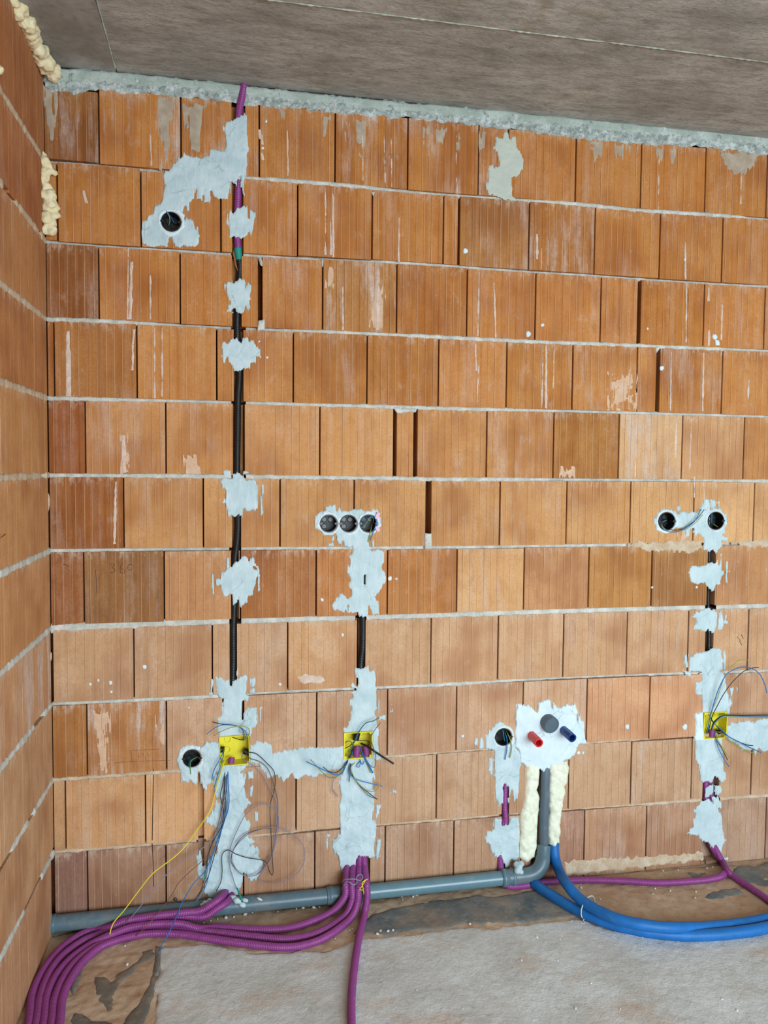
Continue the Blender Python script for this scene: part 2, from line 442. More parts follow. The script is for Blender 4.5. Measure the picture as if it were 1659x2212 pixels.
# formwork panels left their print on the ceiling
def panel(lo, hi, z, mat):
    bm = bmesh.new(); bm_box(bm, (lo[0], lo[1], z), (hi[0], hi[1], CEIL + 0.01))
    return obj('formwork_panel', from_bm('formwork_panel', bm), mat, ceiling)
panel((0.0, -2.4), (0.218, 0.0), CEIL - 0.003, M['ceiling_smooth'])
panel((0.222, -0.484), (4.3, 0.0), CEIL, M['ceiling'])
panel((0.222, -1.45), (4.3, -0.488), CEIL - 0.004, M['ceiling'])
def fin(pts, r):
    o = obj('concrete_fin', tube_mesh('concrete_fin', pts, r, 0.012, 6, rad=lambda i, n, rr: rr * (0.4 + 0.9 * abs(math.sin(i * 1.7) * math.sin(i * 0.37)) + 0.3)), M['concrete_lip'], ceiling)
    return o
fin([(0.225, -0.487, CEIL - 0.002), (1.2, -0.485, CEIL - 0.002), (2.0, -0.488, CEIL - 0.002), (4.2, -0.486, CEIL - 0.002)], 0.0035)
fin([(0.22, -1.3, CEIL - 0.001), (0.222, -0.6, CEIL - 0.001), (0.219, -0.02, CEIL - 0.001)], 0.0022)

# ------------------------------------------------------------------ bed joints of the back wall, measured along the wall
JOINT = {0: [(110, 193), (213, 191), (390, 205), (560, 224), (715, 238), (880, 253), (1035, 268), (1245, 293), (1385, 308), (1525, 316), (1655, 330)],
 1: [(98, 346), (213, 354), (330, 367), (530, 383), (725, 398), (880, 413), (1035, 424), (1241, 440), (1385, 454), (1524, 463), (1655, 472)],
 2: [(93, 520), (213, 530), (305, 535), (475, 547), (640, 556), (805, 563), (960, 573), (1140, 586), (1283, 594), (1423, 604), (1560, 613), (1655, 618)],
 3: [(95, 689), (213, 693), (390, 702), (560, 711), (697, 716), (858, 723), (1008, 731), (1155, 738), (1296, 743), (1518, 752), (1649, 757)],
 4: [(98, 860), (295, 864), (467, 868), (633, 873), (791, 877), (947, 882), (1093, 885), (1236, 888), (1376, 892), (1560, 897), (1655, 900)],
 5: [(98, 1026), (184, 1027), (358, 1028), (690, 1031), (847, 1033), (921, 1035), (1193, 1036), (1308, 1037), (1655, 1039)],
 6: [(101, 1190), (268, 1188), (439, 1187), (604, 1185), (764, 1184), (925, 1183), (1077, 1182), (1222, 1179), (1655, 1174)],
 7: [(106, 1358), (181, 1354), (354, 1347), (682, 1337), (837, 1333), (985, 1328), (1133, 1323), (1271, 1319), (1406, 1315), (1655, 1309)],
 8: [(111, 1522), (290, 1513), (461, 1505), (622, 1495), (774, 1488), (931, 1481), (1077, 1472), (1217, 1466), (1354, 1460), (1487, 1455), (1655, 1450)],
 9: [(110, 1685), (187, 1680), (359, 1667), (837, 1635), (985, 1624), (1268, 1605), (1403, 1598), (1494, 1594), (1655, 1583)],
 10: [(113, 1841), (189, 1836), (358, 1823), (639, 1798), (832, 1782), (943, 1773), (1261, 1748), (1362, 1740), (1492, 1730), (1655, 1719)]}
JTH = {1: 0.010, 2: 0.010, 3: 0.010, 4: 0.010, 5: 0.011, 6: 0.011, 7: 0.017, 8: 0.011, 9: 0.008, 10: 0.009, 0: 0.006}
JX = {}
for j, pts in JOINT.items():
    q = [wp(*p) for p in pts]
    JX[j] = (np.array([a.x for a in q]), np.array([a.z for a in q]))
def jz(j, x):
    if j == 11: return 0.0
    return float(np.interp(x, *JX[j]))
def wall_x(px, z):                # x on the wall face of photo column px at height z
    py = 1000.0
    for _ in range(6):
        p = wp(px, py); py += (p.z - z) * 620
    return wp(px, py).x

# vertical joints, row by row from the top (photo columns); (a, b) = an open gap between two columns
ROWS = {1: [213, 390.5, 560, 724, 881, 1034, 1098, 1244, 1385, 1524, 1657],
 2: [(121, 125), 304, 477, 643, 804, 958, (989, 994), 1143, 1285, 1426, 1561, 1693],
 3: [213, 389, (557, 567), 697, 857, 1009, 1157, 1298, (1377, 1385), 1521, 1652],
 4: [116.5, 295.5, 468, 633.5, 793, 947.5, 1094.5, 1237, 1376, (1417, 1426), 1560.5, 1693],
 5: [184, 358, 527, 691, (849, 857), (893, 902), 1051.5, 1196, 1337, 1473.5, 1607, 1738],
 6: [267, 439, 605, 765, (919, 932), 1080, 1224, 1362, 1499, 1629, 1760],
 7: [181, 354.5, 519, 683, 837, 987, 1132, 1272, 1408, 1543, 1675],
 8: [(111, 115), 289, 458.5, 621.5, 776, 931, 1076, 1217, 1354.5, 1487, 1616.5, 1745],
 9: [187.5, 359.5, 526, 684, 837, 986, 1130, 1268, 1403.5, 1537, 1668],
 10: [141, 314, 477, 639.5, 793, 943, 1090, 1229, 1363.5, 1494.5, 1624, 1750],
 11: [189, 358.5, 526, 680, 832, 980, 1125, 1262, 1396, 1526, 1654.5]}

def brick_mesh(w, h, dep=0.066, pitch=0.0265, gw=0.0034, gd=0.0012, seed=0, cham=0.002, ridge=0.72):
    rnd = random.Random(seed)
    prof = [(0, dep, 0), (0, cham, 0), (cham * 0.7, 0, 0)]        # x, depth, material of the face that follows
    n = max(1, int((w - 0.016) / pitch)); off = (w - n * pitch) / 2
    x = off
    for i in range(n + 1):
        if 0.007 < x < w - 0.007:
            g = gw * rnd.uniform(0.8, 1.3); d = gd * rnd.uniform(0.6, 1.2)
            q = rnd.random()
            if q < ridge: prof += [(x - g / 2, 0, 0), (x - g * 0.25, d, 0), (x - g * 0.02, -d * 0.35, 1), (x + g * 0.42, -d * 0.35, 0), (x + g * 0.55, 0, 0)]
            else: prof += [(x - g / 2, 0, 0), (x - g * 0.15, d, 0), (x + g * 0.1, d, 0), (x + g * 0.45, 0, 0)]
        x += pitch * rnd.uniform(0.9, 1.1)
        if x > w - 0.009: break
    prof += [(w - cham * 0.7, 0, 0), (w, cham, 0), (w, dep, 0)]
    m = len(prof)
    V = [(a, b, 0) for a, b, _ in prof] + [(a, b, h) for a, b, _ in prof]
    Fc = [(i, (i + 1) % m, m + (i + 1) % m, m + i) for i in range(m)]
    Fc += [tuple(range(m - 1, -1, -1)), tuple(range(m, 2 * m))]
    me = mesh('brick', V, Fc, False)
    me.materials.append(M['brick']); me.materials.append(M['brick_ridge'])
    for i in range(m):
        if prof[i][2]: me.polygons[i].material_index = 1
    return me

NORMAL = [(188, 122, 60), (190, 124, 62), (190, 124, 64), (194, 131, 72), (198, 140, 84), (198, 145, 92), (190, 138, 94), (200, 158, 120), (198, 158, 125), (196, 158, 125), (182, 144, 116)]  # clay tone per row; the dimmer light higher up is partly painted in
DARK = {(1, 0): (154, 99, 49), (3, 0): (142, 85, 41), (4, 0): (164, 99, 47), (4, 1): (168, 109, 57), (5, 0): (152, 85, 39), (6, 0): (160, 97, 45), (7, 0): (144, 85, 45),
        (7, 1): (148, 101, 59), (7, 3): (172, 111, 63), (7, 4): (186, 123, 69), (7, 5): (180, 119, 65), (7, 9): (176, 127, 75), (7, 8): (188, 133, 75), (4, 5): (180, 117, 59), (3, 5): (182, 115, 55),
        (3, 4): (180, 123, 67), (4, 4): (190, 127, 65), (11, 0): (146, 107, 92), (11, 1): (162, 123, 100), (11, 7): (170, 127, 106), (11, 8): (186, 143, 112), (9, 0): (174, 117, 63), (9, 1): (184, 127, 77), (5, 8): (170, 113, 55),
        (2, 8): (174, 111, 55), (8, 0): (174, 111, 61), (3, 9): (180, 115, 53), (2, 7): (176, 119, 65), (4, 7): (186, 123, 59), (11, 9): (182, 143, 116), (11, 10): (178, 145, 122), (11, 11): (174, 141, 120)}
PALE = {(5, 9): (216, 173, 128), (5, 10): (206, 157, 110), (7, 6): (212, 163, 112), (10, 0): (190, 145, 104), (10, 1): (208, 157, 110), (10, 2): (216, 167, 120), (8, 4): (204, 158, 114), (5, 3): (208, 151, 96), (5, 4): (210, 153, 96),
        (6, 9): (214, 167, 116), (6, 8): (212, 163, 110), (6, 10): (206, 159, 110), (9, 8): (212, 161, 122), (9, 9): (212, 161, 122)}
WHITE = {(1, 1): 0.9, (1, 2): 0.9, (1, 4): 1.0, (1, 5): 1.0, (1, 6): 1.0, (1, 0): 0.7, (2, 7): 0.8, (2, 8): 0.7, (3, 4): 1.0, (4, 1): 1.0, (9, 1): 1.2, (9, 0): 0.6, (11, 7): 0.9, (11, 1): 0.6, (4, 8): 0.8, (5, 9): 1.0, (11, 8): 0.8}
bricks = []
for r, js in ROWS.items():
    edges = []
    zm = (jz(r - 1, 1.3) + jz(r, 1.3)) / 2
    left = 0.001
    spans = []
    for e in js:
        a, b = (e if isinstance(e, tuple) else (e, e))
        xa = wall_x(a, zm); xb = wall_x(b, zm)
        g = 0.0022 if not isinstance(e, tuple) else 0.0
        spans.append((left, xa - g)); left = xb + g
    while left < 3.15:
        spans.append((left, left + 0.246)); left += 0.25
    for i, (a, b) in enumerate(spans):
        xc = (a + b) / 2
        zt = jz(r - 1, xc) - JTH[r - 1] / 2; zb = jz(r, xc) + (JTH.get(r, 0) / 2 if r < 11 else -0.004)
        w = b - a
        if w < 0.004: continue
        me = brick_mesh(w, zt - zb, seed=r * 100 + i)
        o = obj('brick', me, M['brick'], wall_back)
        rr = random.Random(r * 991 + i * 7)
        o.location = (a, rr.uniform(-0.0006, 0.0016), zb)
        c = DARK.get((r, i)) or PALE.get((r, i)) or NORMAL[r - 1]
        f = rr.uniform(0.95, 1.05)
        o.color = (*[x * f for x in lin(*c)], WHITE.get((r, i), rr.uniform(0.1, 0.45)))
        bricks.append((o, a, b, zb, zt, r, i))

# recesses cut into the bricks: cable chases, round boxes, square boxes
CUT = []   # ('box', x0, x1, z0, z1, depth) or ('cyl', x, z, r, depth)
CHASE = []
def chase(px0, px1, py0, py1, depth=0.04):
    pm = (py0 + py1) / 2
    a = wp(px0, pm).x; b = wp(px1, pm).x; zt = wp((px0 + px1) / 2, py0).z; zb = wp((px0 + px1) / 2, py1).z
    CUT.append(('box', a, b, zb, zt, depth)); CHASE.append((a, b, zb, zt))
chase(500, 530, 205, 378); chase(501, 526, 384, 548); chase(501, 522, 548, 708); chase(505, 526, 708, 868)
chase(503, 526, 868, 1030); chase(501, 521, 1030, 1186); chase(499, 516, 1186, 1344); chase(496, 512, 1344, 1500)
chase(480, 526, 1500, 1585)
chase(428, 441, 1668, 1885, 0.03)
chase(771, 790, 1195, 1500); chase(1526, 1544, 1180, 1420); chase(1084, 1100, 1686, 1800); chase(1074, 1092, 1835, 1900)
chase(1148, 1206, 1640, 1868, 0.05); chase(1516, 1552, 1672, 1860); chase(742, 800, 1840, 1915); chase(468, 512, 1900, 1965)
ROUND = {'tl': (369.5, 479, 21.0), 't1': (710, 1131, 18.3), 't2': (753, 1131, 18.3), 't3': (796, 1131, 18.5), 'd1': (1440, 1126, 17.6), 'd2': (1546, 1125, 17.2), 'll': (414.5, 1638, 19.5), 'sk': (1087.5, 1592, 17.6)}
for k, (px, py, rp) in ROUND.items():
    x, z, rad = wcirc(px, py, rp)
    CUT.append(('cyl', x, z, rad + 0.0006, 0.05))
SQUARE = {'a': [(472, 1592), (538, 1586), (540, 1650), (476, 1654)], 'b': [(742, 1583), (804, 1579), (804, 1637), (743, 1639)], 'c': [(1518, 1539), (1569, 1538), (1569, 1594), (1520, 1595)]}
for k, q in SQUARE.items():
    p = [wp(*a) for a in q]
    CUT.append(('box', (p[0].x + p[3].x) / 2 - 0.001, (p[1].x + p[2].x) / 2 + 0.001, (p[2].z + p[3].z) / 2 - 0.001, (p[0].z + p[1].z) / 2 + 0.001, 0.052))

cutters = []
for c in CUT:
    bm = bmesh.new()
    if c[0] == 'box': bm_box(bm, (c[1], -0.02, c[3]), (c[2], c[5], c[4]))
    else:
        bmesh.ops.create_cone(bm, cap_ends=True, segments=28, radius1=c[3], radius2=c[3], depth=c[4] + 0.02,
                              matrix=Matrix.Translation((c[1], (c[4] - 0.02) / 2, c[2])) @ Matrix.Rotation(math.pi / 2, 4, 'X'))
    cu = bpy.data.objects.new('cutter', from_bm('cutter', bm)); COL.objects.link(cu); cutters.append((cu, c))
touched = []
for (o, a, b, zb, zt, r, i) in bricks:
    for cu, c in cutters:
        if c[0] == 'box': hit = c[1] < b and c[2] > a and c[3] < zt and c[4] > zb
        else: hit = c[1] - c[3] < b and c[1] + c[3] > a and c[2] - c[3] < zt and c[2] + c[3] > zb
        if hit:
            md = o.modifiers.new('cut', 'BOOLEAN'); md.object = cu; md.operation = 'DIFFERENCE'; md.solver = 'EXACT'
            if o not in touched: touched.append(o)
bpy.context.view_layer.update()
dg = bpy.context.evaluated_depsgraph_get()
new = [(o, bpy.data.meshes.new_from_object(o.evaluated_get(dg), depsgraph=dg)) for o in touched]
for o, me in new:
    o.modifiers.clear(); o.data = me; me.name = 'brick'
    if len(me.materials) == 0: me.materials.append(M['brick'])
for cu, c in cutters: bpy.data.objects.remove(cu)

# mortar in the bed joints: uneven strips, recessed here and squeezed out there
def mortar_strip(j):
    xs = np.arange(0.0, 3.2, 0.008)
    runs = []; cur = []
    for x in xs:
        z = jz(j, x)
        if any(a - 0.002 < x < b + 0.002 and zb < z < zt for a, b, zb, zt in CHASE):
            if len(cur) > 2: runs.append(cur)
            cur = []
        else: cur.append(x)
    if len(cur) > 2: runs.append(cur)
    V = []; Fc = []
    for run in runs:
        run = np.array(run)
        low = fbm(run * 2.2, run * 0 + j * 3.1, 40 + j, 2); hi = fbm(run * 40, run * 0 + j * 1.7, 60 + j, 3)
        d = 0.0050 + 0.026 * np.clip(low, -0.3, 0.6) + 0.004 * hi
        if j == 7: d = 0.001 + 0.004 * low + 0.002 * hi
        d = np.clip(d, -0.0025, 0.03)
        th = JTH[j] / 2 + 0.0022
        zc = np.array([jz(j, x) for x in run])
        if j == 7: th = th + 0.0055 * np.clip(1 - run / 0.8, 0, 1)
        base = len(V)
        prof = [(1.0, 0.02), (0.92, 0.0015), (0.4, -0.0006), (-0.4, -0.0008), (-0.92, 0.001), (-1.0, 0.02)]
        for k, x in enumerate(run):
            for (s, dd) in prof:
                jit = 0.0012 * math.sin(x * 310 + s * 9 + j) + 0.001 * math.sin(x * 97 + s * 3)
                V.append((x, d[k] + dd + jit * 0.5, zc[k] + s * (th if np.isscalar(th) else th[k]) + jit))
        m = len(prof)
        for k in range(len(run) - 1):
            for q in range(m - 1):
                a = base + k * m + q
                Fc.append((a, a + 1, a + m + 1, a + m))
    o = obj('mortar_bed', mesh('mortar_bed', V, Fc, True), M['mortar'] if j not in (9, 10) else M['mortar_tan'], wall_back)
    return o
for j in range(1, 11): mortar_strip(j)

# ------------------------------------------------------------------ left wall: long bricks seen edge-on
LJ = {1: [-0.62, -1.12], 2: [-0.405, -0.905], 3: [-0.61, -1.11], 4: [-0.16, -0.70, -1.2], 5: [-0.525, -1.02], 6: [-0.66, -1.16], 7: [-0.515, -1.01], 8: [-0.72, -1.22], 9: [-0.585, -1.08], 10: [-0.68, -1.18], 11: [-0.80, -1.3]}
LJOINT = {1: (329, 192), 2: (517, 393), 3: (686, 611), 4: (860, 824), 5: (1029, 1032), 6: (1197, 1240), 7: (1361, 1456), 8: (1525, 1663), 9: (1692, 1878), 10: (1845, 2072)}
def ljz(j, y):
    if j == 0: return CEIL - 0.02
    if j == 11: return -0.01
    p0 = lp(96 if j < 6 else 108, LJOINT[j][0]); p1 = lp(0, LJOINT[j][1])
    t = y / p1.y
    return (jz(j, 0.02)) * (1 - t) + p1.z * t
LCOL = {1: (176, 113, 68), 2: (178, 113, 66), 3: (186, 129, 80), 4: (186, 125, 74), 5: (196, 141, 88), 6: (200, 145, 94), 7: (200, 145, 96), 8: (200, 151, 110), 9: (196, 151, 110), 10: (196, 151, 110), 11: (192, 145, 108)}  # clay tone per row, with the wall's brighter lower light put into it
for r, js in LJ.items():
    start = -0.0005 if r < 11 else -0.04
    if r in (5, 6): start = -0.012
    for i, y1 in enumerate(js + [-1.42]):
        a, b = y1 + 0.002, start
        yc = (a + b) / 2
        if b - a < 0.03: start = y1 - 0.002; continue
        zt = ljz(r - 1, yc) - (0.0065 if r > 1 else 0); zb = ljz(r, yc) + (0.0065 if r < 11 else 0)
        me = brick_mesh(b - a, zt - zb, pitch=0.085, gw=0.002, gd=0.0007, seed=5000 + r * 10 + i, ridge=0.1)
        o = obj('brick', me, M['brick'], wall_left)
        o.rotation_euler = (0, 0, math.pi / 2)
        rr = random.Random(r * 77 + i)
        o.location = (rr.uniform(-0.0015, 0.0008), a, zb)
        f = rr.uniform(0.97, 1.03)
        o.color = (*[x * f for x in lin(*LCOL[r])], 0.9 if r in (8,) else rr.uniform(0.05, 0.3))
        start = y1 - 0.002
def left_strip(j):
    ys = np.arange(-1.42, 0.004, 0.008)
    V = []; Fc = []
    prof = [(1.0, -0.02), (0.9, 0.0005), (0.35, 0.0026), (-0.4, 0.0028), (-0.92, 0.0005), (-1.0, -0.02)]
    gap = fbm(ys * 7, ys * 0 + j * 2.3, 300 + j, 2); hi = fbm(ys * 60, ys * 0 + j, 320 + j, 2)
    for k, y in enumerate(ys):
        for s, dd in prof:
            d = dd + 0.002 * hi[k] - (0.02 if gap[k] > 0.33 else 0)
            V.append((d, y, ljz(j, y) + s * (0.0105 + 0.005 * hi[k])))
    m = len(prof)
    for k in range(len(ys) - 1):
        for q in range(m - 1):
            a = k * m + q; Fc.append((a, a + 1, a + m + 1, a + m))
    return obj('mortar_bed', mesh('mortar_bed', V, Fc, True), M['mortar_tan'] if j < 6 else M['mortar'], wall_left)
for j in range(1, 11): left_strip(j)

# ------------------------------------------------------------------ concrete edge under the ceiling
tops = [(60, 143), (112, 147), (250, 156), (400, 172), (530, 186), (715, 207), (880, 222), (1110, 243), (1385, 270), (1659, 296), (1900, 318)]
bots = [(1900, 352), (1655, 334), (1525, 320), (1385, 312), (1245, 299), (1035, 272), (880, 257), (715, 243), (560, 230), (390, 208), (213, 196), (130, 202), (95, 186)]
relief('concrete_edge', [[(max(0.002, u), v) for u, v in wpoly(tops + bots)]], wall3, M['concrete_band'], wall_back, cell=0.004, th=0.007, edge=0.012, rag=0.008, fu=45, fv=30, lump=0.007, lf=75, label='rough crumbly grey concrete edge between the bricks and the ceiling')
lipb = [(x, y + (21 if x > 300 else 30)) for x, y in tops][::-1]
relief('concrete_lip', [[(max(0.002, u), v) for u, v in wpoly(tops + lipb)]], wall3, M['concrete_lip'], wall_back, cell=0.005, th=0.010, edge=0.008, rag=0.003, fu=20, fv=20, lump=0.002, lf=25, label='smoother pale green-grey concrete lip directly under the ceiling')

# ------------------------------------------------------------------ plaster patches holding boxes and conduits in the wall
def rect(x0, y0, x1, y1): return [(x0, y0), (x1, y0), (x1, y1), (x0, y1)]
def rh(k, grow=0.6):
    px, py, r = ROUND[k]; return wcirc(px, py, r + grow)
def sq(k): return wpoly(SQUARE[k])
def plaster(label, polys, holes=(), mat='plaster', th=0.0045, rag=0.005, **kw):
    return relief('plaster_patch', [wpoly(p) for p in polys], wall3, M[mat], wall_back, holes=holes, th=th, rag=rag, lift=-0.0012, label=label,
                  cell=kw.pop('cell', 0.002), rag2=kw.pop('rag2', 0.0085), **kw)
plaster('large pale plaster smear bending from the purple conduit down to the upper round box',
 [[(529,244),(500,259),(489,262),(480,275),(484,293),(487,310),(484,325),(477,327),(466,317),(456,325),(448,337),(432,342),(424,340),(408,336),(400,332),(396,328),(391,338),(384,342),(372,355),(365,367),(352,374),(349,385),(354,400),(352,415),(352,432),(345,440),(335,445),(330,458),(322,465),(310,478),(306,500),(307,525),(318,532),(364,534),(366,518),(372,512),(376,525),(385,536),(400,530),(410,535),(425,530),(434,510),(430,500),(428,485),(422,495),(419,475),(410,472),(403,478),(395,462),(400,447),(408,460),(412,440),(420,425),(421,405),(425,430),(435,432),(440,410),(443,435),(452,440),(456,415),(462,428),(472,430),(492,432),(497,405),(500,390),(510,405),(516,380),(520,395),(524,420),(530,428),(528,395),(533,370),(532,335),(540,322),(539,308),(534,290),(535,265),(533,250)]],
 [rh('tl')], rag=0.003)
plaster('oval plaster dab over the purple conduit just above the teal sleeve',
 [[(491,462),(497,452),(503,462),(512,450),(520,447),(534,445),(536,470),(540,452),(552,460),(549,490),(543,508),(537,502),(530,512),(518,515),(508,510),(495,512),(492,480)]], rag=0.003)
plaster('ragged plaster dab on the black conduit, just below the teal sleeve',
 [[(484,615),(502,602),(504,609),(517,601),(530,605),(529,625),(535,606),(541,618),(540,640),(546,648),(539,650),(545,665),(536,670),(530,660),(528,675),(522,677),(512,673),(503,665),(502,676),(488,676),(490,658),(496,655),(489,640),(486,625)]], rag=0.003)
plaster('wide ragged plaster dab on the black conduit, second below the teal sleeve',
 [[(478,744),(484,736),(492,740),(496,735),(507,728),(515,735),(521,741),(524,730),(536,730),(538,738),(544,732),(550,742),(553,750),(563,757),(562,765),(567,775),(556,770),(553,785),(545,785),(541,795),(532,795),(524,797),(508,802),(504,790),(495,783),(490,772),(487,785),(481,782),(479,765)]], rag=0.004)
plaster('tall plaster dab on the black conduit, level with the row of three round boxes',
 [[(476,1040),(482,1034),(502,1033),(503,1024),(512,1022),(522,1025),(530,1035),(541,1040),(545,1036),(553,1040),(556,1060),(555,1090),(553,1105),(545,1100),(535,1105),(527,1100),(524,1120),(520,1115),(515,1113),(505,1117),(492,1112),(490,1098),(484,1085),(487,1070),(489,1060),(480,1052)],
  [(483,1020),(488,1014),(498,1016),(498,1027),(486,1028)], [(525,1022),(531,1013),(536,1020),(533,1028)], [(563,1046),(567,1046),(568,1108),(564,1112)]], rag=0.003)
plaster('plaster dab with long sideways smears on the lower black conduit',
 [[(474,1250),(480,1238),(490,1230),(502,1220),(515,1212),(525,1200),(536,1206),(538,1225),(545,1228),(554,1235),(554,1262),(545,1285),(540,1286),(535,1285),(532,1300),(520,1310),(513,1290),(508,1305),(502,1308),(500,1285),(490,1287),(478,1280),(476,1265),(465,1262),(463,1250)],
  [(541,1202),(548,1202),(549,1222),(542,1222)], [(557,1225),(561,1230),(560,1275),(557,1278)], [(458,1240),(461,1240),(461,1282),(458,1282)], [(491,1205),(495,1205),(495,1225),(490,1225)]], rag=0.004)
plaster('tattered plaster above the leftmost yellow box',
 [[(466,1462),(480,1463),(486,1473),(495,1466),(496,1482),(502,1472),(512,1468),(522,1460),(530,1458),(534,1465),(535,1490),(530,1499),(538,1505),(535,1515),(526,1513),(522,1510),(522,1540),(526,1555),(530,1535),(534,1528),(541,1530),(555,1528),(556,1550),(556,1565),(546,1575),(545,1585),(540,1590),(475,1594),(470,1575),(470,1560),(469,1552),(480,1546),(480,1510),(466,1500)],
  [(538,1465),(552,1464),(552,1480),(540,1486)], [(540,1488),(553,1487),(550,1497),(540,1499)], [(560,1528),(565,1528),(564,1560),(560,1560)], [(455,1470),(460,1470),(460,1500),(452,1502)], [(512,1442),(515,1442),(515,1460),(511,1460)]], [sq('a')], rag=0.003)
plaster('lumpy plaster ring joining the lower left round box to the yellow box',
 [[(382,1640),(388,1620),(395,1611),(410,1610),(420,1614),(436,1612),(450,1602),(462,1600),(474,1606),(476,1660),(466,1670),(458,1680),(455,1692),(446,1697),(444,1728),(440,1705),(436,1692),(431,1672),(428,1668),(425,1697),(418,1690),(410,1686),(408,1692),(401,1690),(392,1688),(390,1668),(385,1655)]], [rh('ll'), sq('a')], th=0.007, rag=0.003, lump=0.003)
plaster('horizontal plaster band between the two yellow boxes on the left',
 [[(538,1612),(555,1600),(573,1602),(585,1610),(592,1625),(600,1625),(615,1620),(640,1618),(660,1613),(690,1614),(746,1612),(746,1656),(735,1662),(715,1665),(705,1672),(690,1672),(680,1680),(660,1675),(640,1682),(632,1672),(620,1682),(610,1690),(605,1680),(592,1672),(580,1685),(570,1668),(560,1650),(538,1652)]], [sq('a'), sq('b')], rag=0.004)
plaster('long broad plaster run below the leftmost yellow box down to the pipe',
 [[(478,1650),(540,1648),(520,1668),(527,1672),(528,1710),(530,1720),(540,1735),(530,1748),(530,1765),(540,1782),(535,1800),(545,1812),(550,1818),(540,1825),(555,1830),(557,1850),(572,1865),(565,1885),(550,1900),(540,1905),(530,1890),(525,1885),(522,1905),(515,1930),(505,1942),(490,1946),(470,1945),(455,1940),(440,1925),(445,1905),(430,1895),(427,1880),(425,1850),(432,1838),(440,1870),(455,1850),(465,1840),(465,1815),(458,1800),(468,1790),(455,1780),(445,1775),(450,1760),(465,1745),(470,1725),(462,1715),(458,1690),(465,1670)],
  [(548,1752),(560,1755),(558,1775),(550,1775)], [(540,1700),(545,1700),(543,1720),(540,1720)], [(536,1668),(545,1665),(546,1680),(538,1680)]], [sq('a')], th=0.006, rag=0.005, lump=0.003)
plaster('plaster around the row of three round boxes',
 [[(679,1122),(682,1115),(688,1106),(702,1104),(703,1095),(711,1090),(722,1092),(726,1103),(733,1094),(737,1103),(742,1105),(752,1103),(765,1100),(780,1100),(788,1104),(800,1101),(815,1100),(818,1105),(816,1113),(824,1117),(824,1130),(818,1142),(813,1149),(808,1143),(797,1152),(795,1165),(796,1184),(788,1192),(762,1188),(760,1181),(744,1180),(742,1170),(739,1165),(736,1178),(728,1170),(726,1160),(721,1150),(712,1153),(702,1157),(695,1150),(685,1143),(680,1135)],
  [(714,1162),(722,1158),(722,1165),(715,1169)], [(709,1174),(718,1172),(722,1180),(709,1180)], [(803,1168),(808,1165),(806,1180),(802,1184)]], [rh('t1'), rh('t2'), rh('t3')], rag=0.002)
plaster('tall plaster patch with a dark slit below the three round boxes',
 [[(765,1188),(772,1180),(795,1180),(802,1188),(820,1187),(830,1195),(832,1215),(825,1225),(832,1240),(835,1250),(828,1265),(820,1280),(810,1290),(818,1300),(820,1328),(805,1330),(797,1310),(795,1330),(787,1334),(777,1330),(773,1322),(765,1325),(753,1322),(752,1308),(745,1320),(732,1322),(719,1318),(721,1295),(735,1280),(750,1290),(760,1285),(753,1265),(752,1245),(753,1220),(755,1200)]],
 [wpoly([(786,1242),(790,1241),(789,1262),(786,1264)])], rag=0.005)
plaster('plaster column above the middle yellow box under the short black conduit',
 [[(766,1448),(771,1443),(776,1449),(787,1440),(796,1437),(800,1450),(807,1445),(812,1452),(815,1468),(808,1480),(815,1487),(813,1495),(812,1540),(818,1576),(818,1590),(742,1590),(741,1572),(755,1568),(757,1530),(755,1515),(762,1505),(758,1495),(768,1490),(755,1480),(762,1475),(770,1482),(772,1468),(768,1455)],
  [(804,1570),(814,1572),(818,1600),(819,1628),(828,1640),(812,1642),(802,1640)], [(816,1512),(820,1510),(819,1545),(834,1545),(832,1555),(817,1556)], [(845,1520),(848,1520),(848,1538),(845,1538)]], [sq('b')], rag=0.004)
plaster('wide plaster run below the middle yellow box ending above the bundled conduits',
 [[(736,1634),(808,1634),(810,1645),(808,1665),(808,1690),(807,1760),(808,1790),(814,1815),(808,1830),(809,1850),(800,1855),(788,1852),(775,1852),(770,1870),(750,1875),(743,1883),(738,1875),(730,1855),(722,1845),(715,1830),(720,1815),(733,1800),(733,1770),(731,1740),(735,1715),(730,1690),(737,1670)],
  [(812,1738),(823,1738),(821,1758),(813,1765)], [(812,1812),(822,1815),(818,1850),(813,1855)], [(706,1802),(711,1805),(711,1820),(707,1835)], [(848,1707),(860,1708),(858,1713),(848,1712)]], [sq('b')], th=0.006, rag=0.005, lump=0.003)
plaster('isolated beige-grey plaster patch high on the wall below the ceiling',
 [[(1072,300),(1074,294),(1083,298),(1088,285),(1095,283),(1101,298),(1107,296),(1116,296),(1118,318),(1127,328),(1132,345),(1130,365),(1115,380),(1106,384),(1107,400),(1109,408),(1104,420),(1115,430),(1114,434),(1085,430),(1075,427),(1068,420),(1057,420),(1050,408),(1050,400),(1055,388),(1055,370),(1052,365),(1056,355),(1062,357),(1068,363),(1078,357),(1077,345),(1070,325),(1065,320),(1070,308)]], mat='plaster_grey', rag=0.002, th=0.003)
